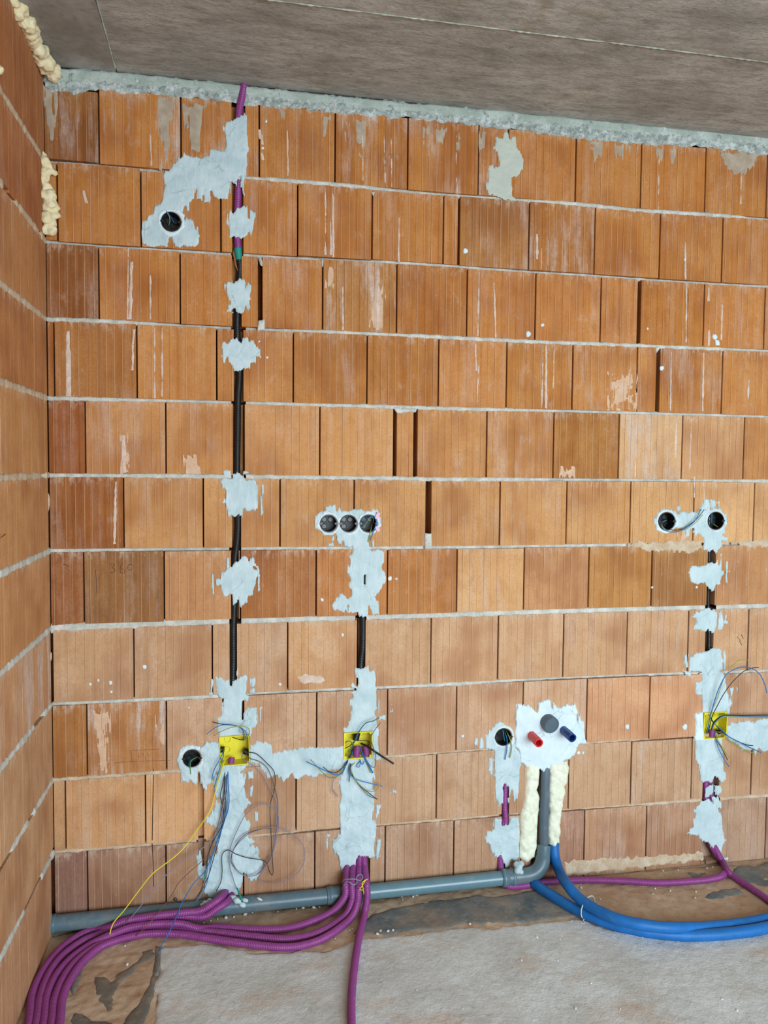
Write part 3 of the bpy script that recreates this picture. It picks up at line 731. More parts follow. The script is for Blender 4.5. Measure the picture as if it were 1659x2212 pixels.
plaster('plaster band joining the two round boxes on the right',
 [[(1413,1122),(1420,1112),(1428,1102),(1442,1099),(1452,1103),(1460,1104),(1465,1109),(1475,1105),(1485,1108),(1495,1105),(1507,1106),(1512,1098),(1518,1090),(1521,1078),(1530,1080),(1534,1092),(1533,1101),(1545,1097),(1558,1100),(1567,1110),(1570,1125),(1568,1135),(1563,1142),(1568,1150),(1560,1155),(1571,1160),(1571,1170),(1558,1168),(1561,1180),(1553,1185),(1546,1195),(1540,1188),(1530,1192),(1522,1187),(1517,1180),(1520,1172),(1516,1158),(1510,1152),(1503,1158),(1497,1150),(1497,1142),(1490,1142),(1489,1160),(1482,1160),(1480,1145),(1470,1142),(1455,1138),(1450,1145),(1440,1147),(1430,1151),(1422,1145),(1416,1135)],
  [(1534,1080),(1540,1078),(1547,1084),(1545,1095),(1536,1097)], [(1550,1083),(1552,1083),(1552,1094),(1549,1094)], [(1463,1093),(1469,1092),(1468,1106),(1463,1105)]], [rh('d1'), rh('d2')], rag=0.003)
plaster('ragged plaster dab on the thin conduit right below the pair of round boxes',
 [[(1487,1237),(1493,1226),(1498,1223),(1508,1223),(1520,1221),(1530,1219),(1533,1214),(1542,1217),(1545,1222),(1550,1210),(1553,1222),(1558,1215),(1557,1235),(1565,1230),(1567,1240),(1556,1245),(1556,1263),(1548,1265),(1541,1278),(1537,1277),(1530,1268),(1522,1258),(1505,1263),(1497,1259),(1492,1255),(1491,1245)], [(1556,1196),(1558,1196),(1558,1264),(1555,1264)], [(1569,1214),(1572,1214),(1572,1232),(1576,1234),(1571,1240),(1571,1266),(1569,1266)]], rag=0.003)
plaster('plaster dab on the thin conduit at the thick mortar joint, lower of two below the pair of round boxes',
 [[(1512,1320),(1520,1316),(1530,1313),(1541,1317),(1548,1322),(1549,1350),(1542,1365),(1537,1368),(1528,1358),(1522,1365),(1510,1360),(1502,1362),(1500,1352),(1505,1345),(1505,1335),(1495,1333),(1502,1325)], [(1551,1322),(1556,1320),(1562,1333),(1561,1360),(1551,1361)], [(1565,1327),(1569,1330),(1568,1340),(1576,1342),(1566,1352)]], rag=0.003)
plaster('broad plaster column above the rightmost yellow box',
 [[(1491,1422),(1502,1412),(1515,1410),(1527,1407),(1540,1402),(1558,1402),(1560,1415),(1562,1446),(1555,1450),(1563,1455),(1568,1470),(1569,1490),(1575,1500),(1576,1545),(1512,1545),(1518,1530),(1516,1515),(1518,1500),(1516,1470),(1517,1458),(1505,1458),(1515,1452),(1491,1451),(1491,1440)],
  [(1562,1408),(1566,1405),(1570,1420),(1566,1447),(1562,1447)], [(1477,1415),(1485,1412),(1486,1440),(1480,1442)], [(1476,1447),(1488,1452),(1496,1458),(1490,1462),(1478,1456)], [(1576,1486),(1584,1485),(1580,1522),(1577,1527)], [(1590,1483),(1595,1485),(1593,1510)], [(1504,1475),(1516,1470),(1516,1500),(1505,1500)]], [sq('c')], rag=0.003)
plaster('bright plaster lump on the left side of the rightmost yellow box',
 [[(1500,1542),(1512,1538),(1521,1540),(1524,1600),(1502,1602),(1497,1592),(1503,1580)]], [sq('c')], mat='plaster_bright', th=0.008, rag=0.002)
plaster('horizontal plaster band leaving the rightmost yellow box to the right',
 [[(1566,1572),(1580,1563),(1600,1560),(1612,1556),(1630,1560),(1640,1553),(1720,1550),(1800,1548),(1800,1618),(1720,1622),(1659,1622),(1650,1625),(1640,1615),(1632,1632),(1625,1620),(1612,1622),(1605,1622),(1590,1605),(1578,1600),(1566,1595)]], [sq('c')], rag=0.004)
plaster('torn plaster run below the rightmost yellow box, purple conduits showing through',
 [[(1502,1600),(1514,1592),(1558,1592),(1560,1610),(1564,1640),(1564,1660),(1570,1685),(1560,1690),(1553,1688),(1548,1675),(1542,1682),(1536,1690),(1528,1688),(1519,1690),(1513,1685),(1512,1675),(1510,1650),(1505,1645),(1500,1640),(1502,1620)],
  [(1526,1700),(1540,1696),(1538,1712),(1530,1722),(1522,1724),(1522,1710)], [(1545,1698),(1553,1694),(1558,1705),(1552,1716),(1545,1718)], [(1538,1722),(1550,1722),(1558,1745),(1545,1745)],
  [(1512,1733),(1530,1726),(1541,1738),(1550,1745),(1560,1765),(1563,1785),(1562,1805),(1568,1815),(1562,1825),(1558,1840),(1566,1855),(1576,1848),(1575,1858),(1565,1857),(1555,1853),(1545,1840),(1530,1820),(1515,1818),(1508,1805),(1492,1805),(1486,1800),(1495,1785),(1498,1768),(1508,1760),(1497,1753),(1505,1742)]], [sq('c')], rag=0.003)
plaster('narrow plaster run around the single round box left of the red and blue outlets',
 [[(1048,1600),(1050,1588),(1060,1578),(1070,1564),(1082,1558),(1092,1567),(1103,1578),(1110,1590),(1112,1605),(1120,1625),(1125,1640),(1124,1660),(1122,1685),(1120,1695),(1118,1725),(1112,1715),(1110,1730),(1107,1705),(1100,1720),(1098,1745),(1096,1700),(1090,1694),(1086,1700),(1086,1735),(1078,1742),(1070,1720),(1069,1690),(1069,1650),(1069,1625),(1064,1618),(1048,1618)],
  [(1024,1605),(1030,1595),(1031,1612)], [(1034,1616),(1038,1592),(1046,1600),(1046,1617)], [(1056,1640),(1066,1635),(1066,1682),(1055,1665)]], [rh('sk')], rag=0.003)
plaster('bright white plaster field around the red, grey and blue pipe outlets',
 [[(1113,1545),(1117,1520),(1128,1522),(1129,1508),(1133,1522),(1145,1525),(1160,1535),(1165,1518),(1175,1513),(1188,1512),(1192,1530),(1194,1518),(1207,1530),(1220,1523),(1240,1521),(1247,1532),(1246,1560),(1252,1540),(1255,1555),(1263,1558),(1260,1575),(1266,1605),(1250,1608),(1245,1620),(1232,1640),(1222,1638),(1215,1650),(1205,1650),(1190,1655),(1178,1672),(1168,1662),(1150,1658),(1135,1655),(1125,1645),(1122,1625),(1113,1608),(1112,1590)]], mat='plaster_bright', th=0.007, rag=0.004)
plaster('plaster dab over the purple conduit just above the grey pipe elbow',
 [[(1067,1768),(1085,1768),(1085,1783),(1098,1780),(1103,1765),(1120,1765),(1122,1790),(1121,1830),(1120,1855),(1112,1865),(1105,1858),(1100,1870),(1093,1873),(1087,1865),(1077,1848),(1068,1853),(1062,1840),(1058,1825),(1055,1829),(1047,1812),(1050,1797),(1058,1793),(1065,1790)]], th=0.006, rag=0.003, lump=0.003)
for key, g, wh in (('tl', 9, 'the upper left round box'), ('t1', 7, 'the left box of the row of three'), ('t2', 6, 'the middle box of the row of three'), ('t3', 7, 'the right box of the row of three'), ('d1', 7, 'the left box of the pair'), ('d2', 6, 'the right box of the pair'), ('ll', 10, 'the lower left round box'), ('sk', 7, 'the round box beside the outlets')):
    px, py, rp = ROUND[key]
    relief('plaster_collar', [wpoly([(px + (rp + g) * math.cos(a), py + (rp + g) * math.sin(a)) for a in np.linspace(0, 2 * math.pi, 20, endpoint=False)])], wall3, M['plaster_bright'], wall_back, holes=[rh(key)] + [rh(k2) for k2 in ('t1', 't2', 't3') if key[0] == 't' and key != 'tl' and k2 != key],
           th=0.0065, rag=0.007, fu=45, fv=45, cell=0.002, lift=-0.0012, lump=0.002, label='bright plaster collar around ' + wh)
relief('mortar_smear', [wpoly([(1350,1178),(1380,1170),(1420,1173),(1470,1168),(1515,1170),(1518,1184),(1490,1196),(1450,1190),(1420,1194),(1390,1186)]), wpoly([(1572,1172),(1620,1166),(1700,1168),(1700,1180),(1620,1182)])], wall3, M['mortar_tan'], wall_back, rag=0.008, th=0.002, cell=0.003, lift=-0.001, label='tan mortar smeared along the bed joint below the pair of round boxes')
relief('mortar_smear', [wpoly([(640,1462),(665,1458),(700,1463),(708,1470),(690,1476),(650,1474)])], wall3, M['lime'], wall_back, rag=0.006, th=0.0012, cell=0.003, lift=-0.0008, fu=40, label='thin pale mortar smear left of the short black conduit')
relief('mortar_squeeze', [wpoly([(97,1055),(104,1062),(108,1090),(104,1108),(98,1112)]), wpoly([(98,1128),(105,1134),(103,1168),(98,1174)]), wpoly([(108,1410),(112,1412),(111,1432),(107,1432)])], wall3, M['mortar_tan'], wall_back, rag=0.004, th=0.01, cell=0.003, label='crumbly mortar squeezed out of the room corner')
relief('mortar_squeeze', [wpoly([(558,557),(568,555),(567,575),(562,573)]), wpoly([(557,692),(572,690),(573,712),(556,714)]), wpoly([(917,1152),(932,1152),(932,1186),(916,1186)]), wpoly([(850,880),(900,882),(898,890),(858,893)]), wpoly([(694,560),(699,560),(697,590)]), wpoly([(1416,748),(1428,750),(1418,762)]), wpoly([(800,412),(811,414),(806,428)])], wall3, M['mortar'], wall_back, rag=0.003, th=0.006, cell=0.003, label='lumps of mortar squeezed out of the open brick joints')

# lime runs down the brick faces
for (x, y0, y1, w, x2) in [(277,536,690,4,275),(284,565,690,7,281),(325,590,690,3,325),(147,715,855,10,148),(334,708,860,3.5,334),(350,708,858,3.5,350),(290,712,745,6,287),(287,745,800,5,286),(703,405,550,3.2,703),(719,405,556,4,720),(714,470,550,4,715),(862,470,565,3.4,861),(740,620,712,3,741),
 (816,615,712,7,816),(1035,580,726,2.5,1032),(1067,610,730,3.2,1071),(1027,742,800,3,1029),(1034,790,876,2.6,1030),(1173,745,882,2.6,1170),(1180,745,882,5,1179),(1197,745,840,2.2,1195),(1450,760,888,3,1448),(1520,762,888,3.6,1518),(1618,820,862,3,1616),(1480,522,604,4,1481),(1483,612,740,2.6,1482),(1560,658,735,3,1558),(1531,620,650,4,1531),(1532,712,748,5,1531),
 (1375,905,1030,2.4,1372),(1461,900,990,4,1459),(1494,905,1015,3,1490),(325,290,358,3.4,327),(845,300,405,2.4,846),(783,290,390,3,784),(830,290,395,3,832),(620,280,380,3,622),(985,300,410,2.6,986),(1424,330,452,2.4,1422),(1602,360,440,2.4,1600),(180,412,438,6,186),(266,940,1020,9,268),(250,1040,1175,6,247),(1160,505,560,5,1160),(1500,1030,1075,3,1500),(1520,1042,1078,2.5,1521),(560,280,300,5,563),(566,290,312,5,566),(565,330,345,5,568)]:
    o = relief('lime_streak', [wpoly([(x - w * 0.35, y0), (x + w * 0.35, y0), ((x + x2) / 2 + w * 0.55, (y0 + y1) / 2), (x2 + w * 0.5, y1), (x2 - w * 0.5, y1), ((x + x2) / 2 - w * 0.5, (y0 + y1) / 2)])], wall3, M['lime'], wall_back,
           cell=0.002, th=0.0012, edge=0.003, rag=0.0022, fu=60, fv=45, lump=0.0003, lift=-0.0002, margin=0.006)
# grey slurry that ran down from the concrete edge
for (x0, x1, y0, y1) in [(338,374,214,364),(396,442,226,325),(745,757,262,306),(770,792,262,335),(918,932,276,335),(938,968,276,325),(984,1002,282,335),(1040,1052,284,330),(1272,1304,305,348),(1328,1350,312,342),(1354,1368,312,336),(1420,1432,320,345),(1448,1458,324,352),(1556,1642,330,372),(100,122,190,300),(608,618,240,290),(700,712,252,290)]:
    relief('slurry_run', [wpoly([(x0, y0), (x1, y0), (x1 - (x1 - x0) * 0.15, (y0 + y1) / 2), (x1 - (x1 - x0) * 0.3, y1), (x0 + (x1 - x0) * 0.3, y1), (x0 + (x1 - x0) * 0.1, (y0 + y1) / 2)])], wall3, M['slurry'], wall_back,
           cell=0.0022, th=0.0009, edge=0.003, rag=0.014, rag2=0.006, fu=110, fv=9, lump=0.0003, lift=-0.0003, margin=0.01)
# whitish haze of lime and mortar dust on some bricks
for (x0, y0, x1, y1) in [(1314,800,1376,884),(1172,505,1230,580),(398,985,432,1028),(206,1535,236,1668),(338,1538,352,1606),(146,772,156,858),(800,620,832,705),(1210,1010,1240,1030),(1465,1105,1480,1180),(262,935,276,1022),(700,580,720,620)]:
    relief('lime_haze', [wpoly([(x0, y0 + 6), (x1, y0), (x1, y1), (x0, y1)])], wall3, M['haze'], wall_back, cell=0.002, th=0.0006, edge=0.002, rag=0.026, rag2=0.020, fu=120, fv=16, lump=0.0002, lift=-0.0004, margin=0.004)
relief('mortar_smear', [wpoly([(1222,1862),(1300,1856),(1400,1850),(1520,1842),(1520,1858),(1400,1872),(1300,1884),(1226,1892)])], wall3, M['mortar_tan'], wall_back, rag=0.010, th=0.003, cell=0.003, lift=-0.001, fu=50, label='pale mortar dust smeared on the wall base right of the blue pipe')
# plaster splashes
for (x, y, r) in [(575,262,4),(567,320,4),(560,738,3),(577,772,3),(695,1295,4),(740,1372,4),(842,1250,5),(856,1250,3),(1409,1269,3),(1172,702,5),(1141,722,6),(1545,728,6),(1550,740,6),(1399,710,3),(1430,795,5),(312,1440,5),(195,1478,4),(212,1470,3),(238,1475,5),(240,1494,3),(1250,1626,4),(1260,1626,3),(1505,1268,3),(408,1529,3),(1006,541,6),(1480,560,3),(605,1478,4),(1000,1590,4),(1355,1570,5),(1480,1570,6)]:
    relief('plaster_splash', [wpoly([(x + r * math.cos(a) * random.uniform(.7, 1.1), y + r * math.sin(a) * random.uniform(.7, 1.3)) for a in [k * math.pi / 4 for k in range(8)]])], wall3, M['plaster_bright'], wall_back, cell=0.002, th=0.0025, edge=0.004, rag=0.0015, lump=0.0005, lift=-0.0004, margin=0.005)

# pencil writing on the dark brick: 360, with a plumb line left of it
def stroke(pts, r=0.0007, m='pencil'):
    return obj('pencil_or_crack_line', tube_mesh('pencil_or_crack_line', [wp(x, y, 0.0003) for x, y in pts], r, 0.003, 5), M[m], wall_back)
stroke([(238,1219),(244,1218),(247,1221),(242,1226),(247,1229),(248,1233),(244,1237),(239,1236)])
stroke([(263,1218),(260,1226),(260,1235),(264,1240),(269,1237),(268,1230),(262,1229)])
stroke([(277,1221),(282,1219),(287,1223),(284,1230),(278,1232),(276,1226),(277,1221)])
stroke([(206,1230),(208,1252),(209,1282)]); stroke([(136,1219),(143,1220),(147,1224)])
for a in ((1592,1375,1600,1384),(1597,1384,1603,1394),(1601,1370,1606,1380)): stroke([a[:2], a[2:]])
stroke([(332,1662),(331,1700),(330,1750),(329,1815)], 0.0012, 'pencil'); stroke([(329,1822),(331,1870),(332,1915)], 0.0012, 'pencil')  # cracks in two bricks, drawn as dark lines in the graphite material
stroke([(245,1648),(290,1645),(370,1642)], 0.0005, 'faint'); stroke([(282,1622),(310,1620),(345,1618)], 0.0005, 'faint'); stroke([(283,1622),(285,1645)], 0.0005, 'faint')
for q in range(6): stroke([(298 + q * 5, 1626 + (q % 2) * 6), (300 + q * 5, 1640 - (q % 3) * 4)], 0.0005, 'faint')

# ------------------------------------------------------------------ expanding foam
def blob(name, spheres, mat, parent, voxel=0.005, label=None, rough=0.006):
    bm = bmesh.new()
    for (c, r) in spheres:
        bmesh.ops.create_icosphere(bm, subdivisions=2, radius=r, matrix=Matrix.Translation(c))
    me = from_bm(name, bm)
    o = obj(name, me, mat)
    md = o.modifiers.new('remesh', 'REMESH'); md.mode = 'VOXEL'; md.voxel_size = voxel; md.use_smooth_shade = True
    ms = o.modifiers.new('smooth', 'SMOOTH'); ms.factor = 0.5; ms.iterations = 3
    tx = bpy.data.textures.new('lump_noise', 'CLOUDS'); tx.noise_scale = 0.022; tx.noise_depth = 3
    mdp = o.modifiers.new('lumps', 'DISPLACE'); mdp.texture = tx; mdp.strength = rough; mdp.texture_coords = 'LOCAL'
    dg = bpy.context.evaluated_depsgraph_get()
    m2 = bpy.data.meshes.new_from_object(o.evaluated_get(dg), depsgraph=dg)
    o.modifiers.clear(); o.data = m2; m2.name = name
    if len(m2.materials) == 0: m2.materials.append(mat)
    if parent is not None: o.parent = parent
    if label: o['label'] = label
    return o
def bead(path, r0, r1, n, jit, sd):
    c = spline(path, 0.01); rr = random.Random(sd); out = []
    for i in range(n):
        p = c[int(i / (n - 1) * (len(c) - 1))]
        r = rr.uniform(r0, r1)
        out.append((Vector(p) + Vector([rr.uniform(-jit, jit) for _ in range(3)]), r))
    return out
blob('foam_bead', bead([(0.004, -0.34, 2.772), (0.010, -0.22, 2.77), (0.018, -0.12, 2.763), (0.026, -0.03, 2.757)], 0.009, 0.023, 46, 0.011, 3)
     + bead([(0.018, -0.12, 2.763), (0.030, -0.035, 2.752)], 0.018, 0.028, 9, 0.007, 4), M['foam'], wall_left, voxel=0.004, rough=0.022, label='lumpy cream foam bead along the top edge of the left wall')
vb = [wp(95, 342, 0.012), wp(100, 372, 0.016), wp(103, 410, 0.018), wp(104, 445, 0.018), wp(107, 480, 0.018), wp(104, 500, 0.014)]
blob('foam_bead', bead(vb, 0.008, 0.021, 34, 0.010, 9) + [(wp(122, 448, 0.012), 0.013), (wp(124, 466, 0.012), 0.012), (wp(118, 372, 0.010), 0.010), (wp(114, 498, 0.012), 0.014), (wp(110, 440, 0.02), 0.02)],
     M['foam'], wall_left, voxel=0.004, rough=0.022, label='lumpy cream foam bead standing in the upper room corner')
blob('foam_bead', [(lp(0, 152, 0.0), 0.012), (lp(-6, 150, 0.004), 0.014)], M['foam'], wall_left, voxel=0.004, rough=0.022, label='small foam drop on the left wall at the photo edge')
relief('foam_strip', [wpoly([(1136,1648),(1135,1690),(1134,1710),(1128,1738),(1124,1760),(1123,1800),(1122,1830),(1121,1850),(1128,1860),(1140,1862),(1157,1853),(1161,1830),(1162,1790),(1164,1755),(1165,1720),(1161,1706),(1166,1695),(1167,1650)])], wall3, M['foam_pale'], wall_back, cell=0.003, th=0.020, edge=0.022, rag=0.003, fu=40, fv=40, lump=0.006, lf=45, lift=-0.01, label='pale foam strip left of the grey riser')
relief('foam_strip', [wpoly([(1188,1648),(1188,1700),(1187,1740),(1185,1800),(1186,1825),(1192,1834),(1205,1834),(1210,1820),(1212,1790),(1214,1755),(1222,1715),(1220,1700),(1227,1690),(1230,1660),(1226,1640),(1220,1644)])], wall3, M['foam_pale'], wall_back, cell=0.003, th=0.020, edge=0.022, rag=0.003, fu=40, fv=40, lump=0.006, lf=45, lift=-0.01, label='pale foam strip right of the grey riser')

# ------------------------------------------------------------------ round flush boxes
def round_box(key, label, group=None, notch=False):
    px, py, rp = ROUND[key]
    x, z, R = wcirc(px, py, rp)
    root = empty('socket_box', (x, 0, z)); tag(root, label, 'socket box', group)
    N = 28; dep = 0.046
    prof = [(R, dep), (R, -0.003), (R - 0.0022, -0.003), (R - 0.0022, dep - 0.003), (0.0, dep - 0.003)]
    V = []; Fc = []
    for q, (r, y) in enumerate(prof[:-1]):
        for k in range(N):
            a = 2 * math.pi * k / N; V.append((r * math.cos(a), y, r * math.sin(a)))
    for q in range(len(prof) - 2):
        for k in range(N):
            Fc.append((q * N + k, q * N + (k + 1) % N, (q + 1) * N + (k + 1) % N, (q + 1) * N + k))
    Fc.append(tuple(3 * N + k for k in range(N))); Fc.append(tuple(range(N - 1, -1, -1)))
    body = obj('body', mesh('socket_box_body', V, Fc, False), M['black_box'], root)
    for s in (-1, 1):
        bm = bmesh.new()
        bmesh.ops.create_cone(bm, cap_ends=True, segments=10, radius1=0.0045, radius2=0.0045, depth=0.03, matrix=Matrix.Translation((s * (R - 0.004), 0.012, 0)) @ Matrix.Rotation(math.pi / 2, 4, 'X'))
        obj('screw_lug', from_bm('screw_lug', bm), M['black'], root)
        obj('side_tab', box_mesh('side_tab', ((s * (R + 0.001) - 0.0035, -0.0042, -0.002), (s * (R + 0.001) + 0.0035, 0.002, 0.002))), M['black'], root)
    for a in (0.8, 2.3, 4.0):
        bm = bmesh.new()
        bmesh.ops.create_cone(bm, cap_ends=True, segments=14, radius1=0.010, radius2=0.008, depth=0.003, matrix=Matrix.Translation((0.55 * R * math.cos(a), dep - 0.005, 0.55 * R * math.sin(a))) @ Matrix.Rotation(math.pi / 2, 4, 'X'))
        obj('knockout', from_bm('knockout', bm), M['black'], body)
    return root
round_box('tl', 'single round black box high on the wall, set in the large plaster smear')
round_box('t1', 'left of the three black round boxes in a row, empty', 'row of three round boxes')
round_box('t2', 'middle of the three black round boxes in a row, empty', 'row of three round boxes')
round_box('t3', 'right of the three black round boxes in a row, with a blue wire inside', 'row of three round boxes')
round_box('d1', 'left round black box of the pair on the right, wires curling out of it', 'pair of round boxes')
round_box('d2', 'right round black box of the pair on the right, wires kept inside', 'pair of round boxes')
round_box('ll', 'round black box beside the leftmost yellow box')
round_box('sk', 'round black box left of the red and blue water outlets')

# ------------------------------------------------------------------ yellow junction boxes
def junction_box(key, label, stub_px, stub_r=0.0125):
    p = [wp(*a) for a in SQUARE[key]]
    c = (p[0] + p[1] + p[2] + p[3]) / 4
    w = ((p[1] - p[0]).length + (p[2] - p[3]).length) / 2; h = ((p[0] - p[3]).length + (p[1] - p[2]).length) / 2
    tilt = math.atan2((p[1] - p[0]).z, (p[1] - p[0]).x)
    root = empty('junction_box', (c.x, 0, c.z)); tag(root, label, 'junction box', 'yellow junction boxes')
    root.rotation_euler = (0, -tilt * 0.6, 0)
    W, H, D, T = w / 2, h / 2, 0.048, 0.0026
    bm = bmesh.new()
    bm_box(bm, (-W, D - T, -H), (W, D, H))
    bm_box(bm, (-W, -0.005, -H), (-W + T, D - T, H)); bm_box(bm, (W - T, -0.005, -H), (W, D - T, H))
    bm_box(bm, (-W + T, -0.005, H - T), (W - T, D - T, H)); bm_box(bm, (-W + T, -0.005, -H), (W - T, D - T, -H + T))
    body = obj('body', from_bm('junction_box_body', bm), M['yellow'], root)
    for sx in (-1, 1):
        for sz in (-1, 1):
            bm = bmesh.new()
            bmesh.ops.create_cone(bm, cap_ends=True, segments=12, radius1=0.0042, radius2=0.0042, depth=0.044, matrix=Matrix.Translation((sx * (W - 0.006), 0.0205, sz * (H - 0.006))) @ Matrix.Rotation(math.pi / 2, 4, 'X'))
            sp = obj('screw_post', from_bm('screw_post', bm), M['yellow'], root)
    for (kx, kz) in ((-0.5, -0.2), (0.35, 0.62), (-0.45, 0.5)):
        bm = bmesh.new()
        bmesh.ops.create_cone(bm, cap_ends=False, segments=20, radius1=0.011, radius2=0.0105, depth=0.004, matrix=Matrix.Translation((kx * W, D - T - 0.002, kz * H)) @ Matrix.Rotation(math.pi / 2, 4, 'X'))
        obj('knockout_ring', from_bm('knockout_ring', bm), M['yellow'], body)
    inv = Matrix.Translation((c.x, 0, c.z)) @ Matrix.Rotation(-tilt * 0.6, 4, 'Y'); inv.invert()
    for (kind, pts) in stub_px:
        q = [inv @ wp(*a) for a in pts]
        nm = {'purple': 'conduit_end', 'black': 'conduit_end'}[kind]
        o = obj(nm, conduit_mesh(nm, q, stub_r, 12), M[kind], root)
        o['label'] = kind + ' conduit end inside the box'
    return root
junction_box('a', 'leftmost yellow junction box, wide open, beside a round black box',
   [('purple', [(497,1662,-0.012),(499,1648,-0.014),(501,1636,-0.018)]), ('black', [(545,1630,-0.022),(532,1624,-0.02),(526,1622,-0.018)]), ('black', [(468,1622,-0.02),(478,1619,-0.02),(484,1619,-0.018)])], 0.0115)
junction_box('b', 'middle yellow junction box, crowded with purple conduit ends and wires',
   [('purple', [(770,1650,-0.012),(770,1630,-0.016),(772,1612,-0.022)]), ('purple', [(790,1650,-0.012),(791,1630,-0.016),(790,1612,-0.022)]), ('black', [(775,1570,-0.02),(771,1585,-0.02),(768,1598,-0.022)])], 0.0125)
junction_box('c', 'rightmost yellow junction box, half hidden by wires, near the right photo edge',
   [('purple', [(1537,1606,-0.01),(1537,1592,-0.012),(1538,1577,-0.016)]), ('black', [(1577,1580,-0.022),(1560,1580,-0.022),(1548,1582,-0.02)])], 0.0105)

# ------------------------------------------------------------------ conduits in the chases
root = empty('conduit', wp(523, 196, 0.0)); tag(root, 'purple corrugated conduit coming out of the ceiling at the top of the wall', 'conduit')
def child_conduit(name, pts, mat, parent, r, **kw):
    o0 = Vector(parent.location)
    return obj(name, conduit_mesh(name, [Vector(p) - o0 for p in pts], r, **kw), M[mat], parent)
child_conduit('tube', [wp(528,176,0.0), wp(525,196,0.004), wp(521,218,0.003), wp(516,245,-0.006), wp(515,300,-0.018), wp(516,360,-0.018), wp(514,420,-0.014), wp(512,480,-0.014), wp(513,520,-0.013), wp(515,546,-0.013)], 'purple', root, 0.0125)
root = empty('conduit', wp(505, 1480, -0.01)); tag(root, 'long black corrugated conduit in the chase left of the wall, between plaster dabs', 'conduit')
child_conduit('tube', [wp(516,556,-0.013), wp(518,580,-0.013), wp(515,640,-0.015), wp(512,700,-0.014), wp(514,760,-0.015), wp(517,810,-0.013), wp(514,860,-0.012), wp(513,930,-0.012), wp(512,1000,-0.013), wp(512,1060,-0.015), wp(514,1125,-0.012), wp(512,1170,-0.012), wp(507,1215,-0.013), wp(506,1300,-0.012), wp(504,1350,-0.011), wp(504,1420,-0.012), wp(503,1470,-0.013), wp(503,1540,-0.018)], 'black', root, 0.0118)
o0 = Vector(root.location)
obj('coupling_sleeve', tube_mesh('coupling_sleeve', [wp(513.5,536,-0.0125) - o0, wp(514.5,548,-0.0125) - o0, wp(516.5,562,-0.0125) - o0], 0.0136, 0.004, 14, rad=lambda i, n, r: r * (1.0 - 0.14 * i / n)), M['teal'], root)['label'] = 'teal sleeve'
root = empty('conduit', wp(781, 1440, -0.01)); tag(root, 'short black corrugated conduit above the middle yellow box', 'conduit')
child_conduit('tube', [wp(786,1240,-0.018), wp(784,1320,-0.012), wp(784,1360,-0.01), wp(783,1400,-0.01), wp(779,1440,-0.011), wp(779,1500,-0.018)], 'black', root, 0.0118)
root = empty('conduit', wp(1531, 1400, -0.02)); tag(root, 'thin black conduit in the right chase above the rightmost yellow box', 'conduit')
child_conduit('tube', [wp(1534,1170,-0.020), wp(1531,1200,-0.021), wp(1531,1240,-0.023), wp(1529,1300,-0.021), wp(1531,1350,-0.016), wp(1531,1400,-0.015), wp(1532,1440,-0.02)], 'black', root, 0.0085)
tag(obj('brick_flake', mesh('brick_flake', [wp(503,548,-0.006), wp(505,540,0.0), wp(514,586,0.002), wp(508,575,-0.006), wp(503,548,-0.012), wp(505,540,-0.012), wp(513,586,-0.006), wp(508,575,-0.014)], [(0,1,2,3),(7,6,5,4),(0,4,5,1),(1,5,6,2),(2,6,7,3),(3,7,4,0)], False), M['brick'], wall_back), 'loose brick flake hanging beside the teal sleeve').color = (*lin(206, 146, 88), 0.1)

# ------------------------------------------------------------------ purple conduits on the floor
Z = 0.0125
def floor_conduit(label, pts, group=None, mat='purple', r=0.0125):
    c = pts[0]
    root = empty('conduit', Vector(c)); tag(root, label, 'conduit', group)
    child_conduit('tube', pts, mat, root, r)
    return root
def fy(px, y, z):                # floor bundle: photo column px at depth y, height z
    lo, hi = 1900.0, 2300.0
    for _ in range(40):
        m = (lo + hi) / 2
        if fp(px, m, z).y > y: lo = m
        else: hi = m
    return fp(px, (lo + hi) / 2, z)
def FP(*a): return [fp(x, y, Z) for x, y in a]
GB = 'purple conduits bundled in the left corner'
floor_conduit('purple conduit from the middle box, rearmost of three swept left across the floor',
  [wp(750,1835,-0.016), wp(750,1868,-0.004), wp(748,1890,0.035), wp(747,1912,0.078), wp(744,1938,0.088)] + FP((716,1970),(666,1993),(615,2006),(552,2008),(476,2004)) + [fy(430,-0.116,0.018), fy(390,-0.100,0.031), fy(340,-0.094,0.035), fy(285,-0.096,0.034), fp(240,2019,0.026), fp(210,2033,0.017)] + FP((190,2044),(152,2072),(121,2108),(101,2153),(94,2212),(72,2300),(-62,2700)), GB)
floor_conduit('purple conduit from the middle box, middle of three swept left across the floor',
  [wp(763,1835,-0.016), wp(763,1868,-0.004), wp(761,1890,0.04), wp(760,1912,0.085), wp(760,1945,0.095)] + FP((743,1980),(691,2013),(628,2028),(552,2024),(476,2015)) + [fy(413,-0.112,Z), fy(370,-0.088,Z), fy(320,-0.081,Z), fy(270,-0.092,Z)] + FP((245,2028),(202,2048),(162,2079),(134,2118),(116,2166),(110.5,2212),(90,2300),(-44,2700)), GB)
floor_conduit('purple conduit from the middle box, frontmost of three swept left across the floor',
  [wp(777,1835,-0.016), wp(776,1868,-0.004), wp(775,1890,0.04), wp(774,1918,0.088), wp(772,1950,0.105)] + FP((755,1986),(704,2024),(653,2042),(602,2046),(526,2038),(450,2027)) + [fy(400,-0.134,Z), fy(350,-0.112,Z), fy(310,-0.107,Z), fy(272,-0.116,Z)] + FP((250,2032),(215,2047),(177,2080),(149,2121),(134,2160),(128,2212),(109,2300),(-25,2700)), GB)
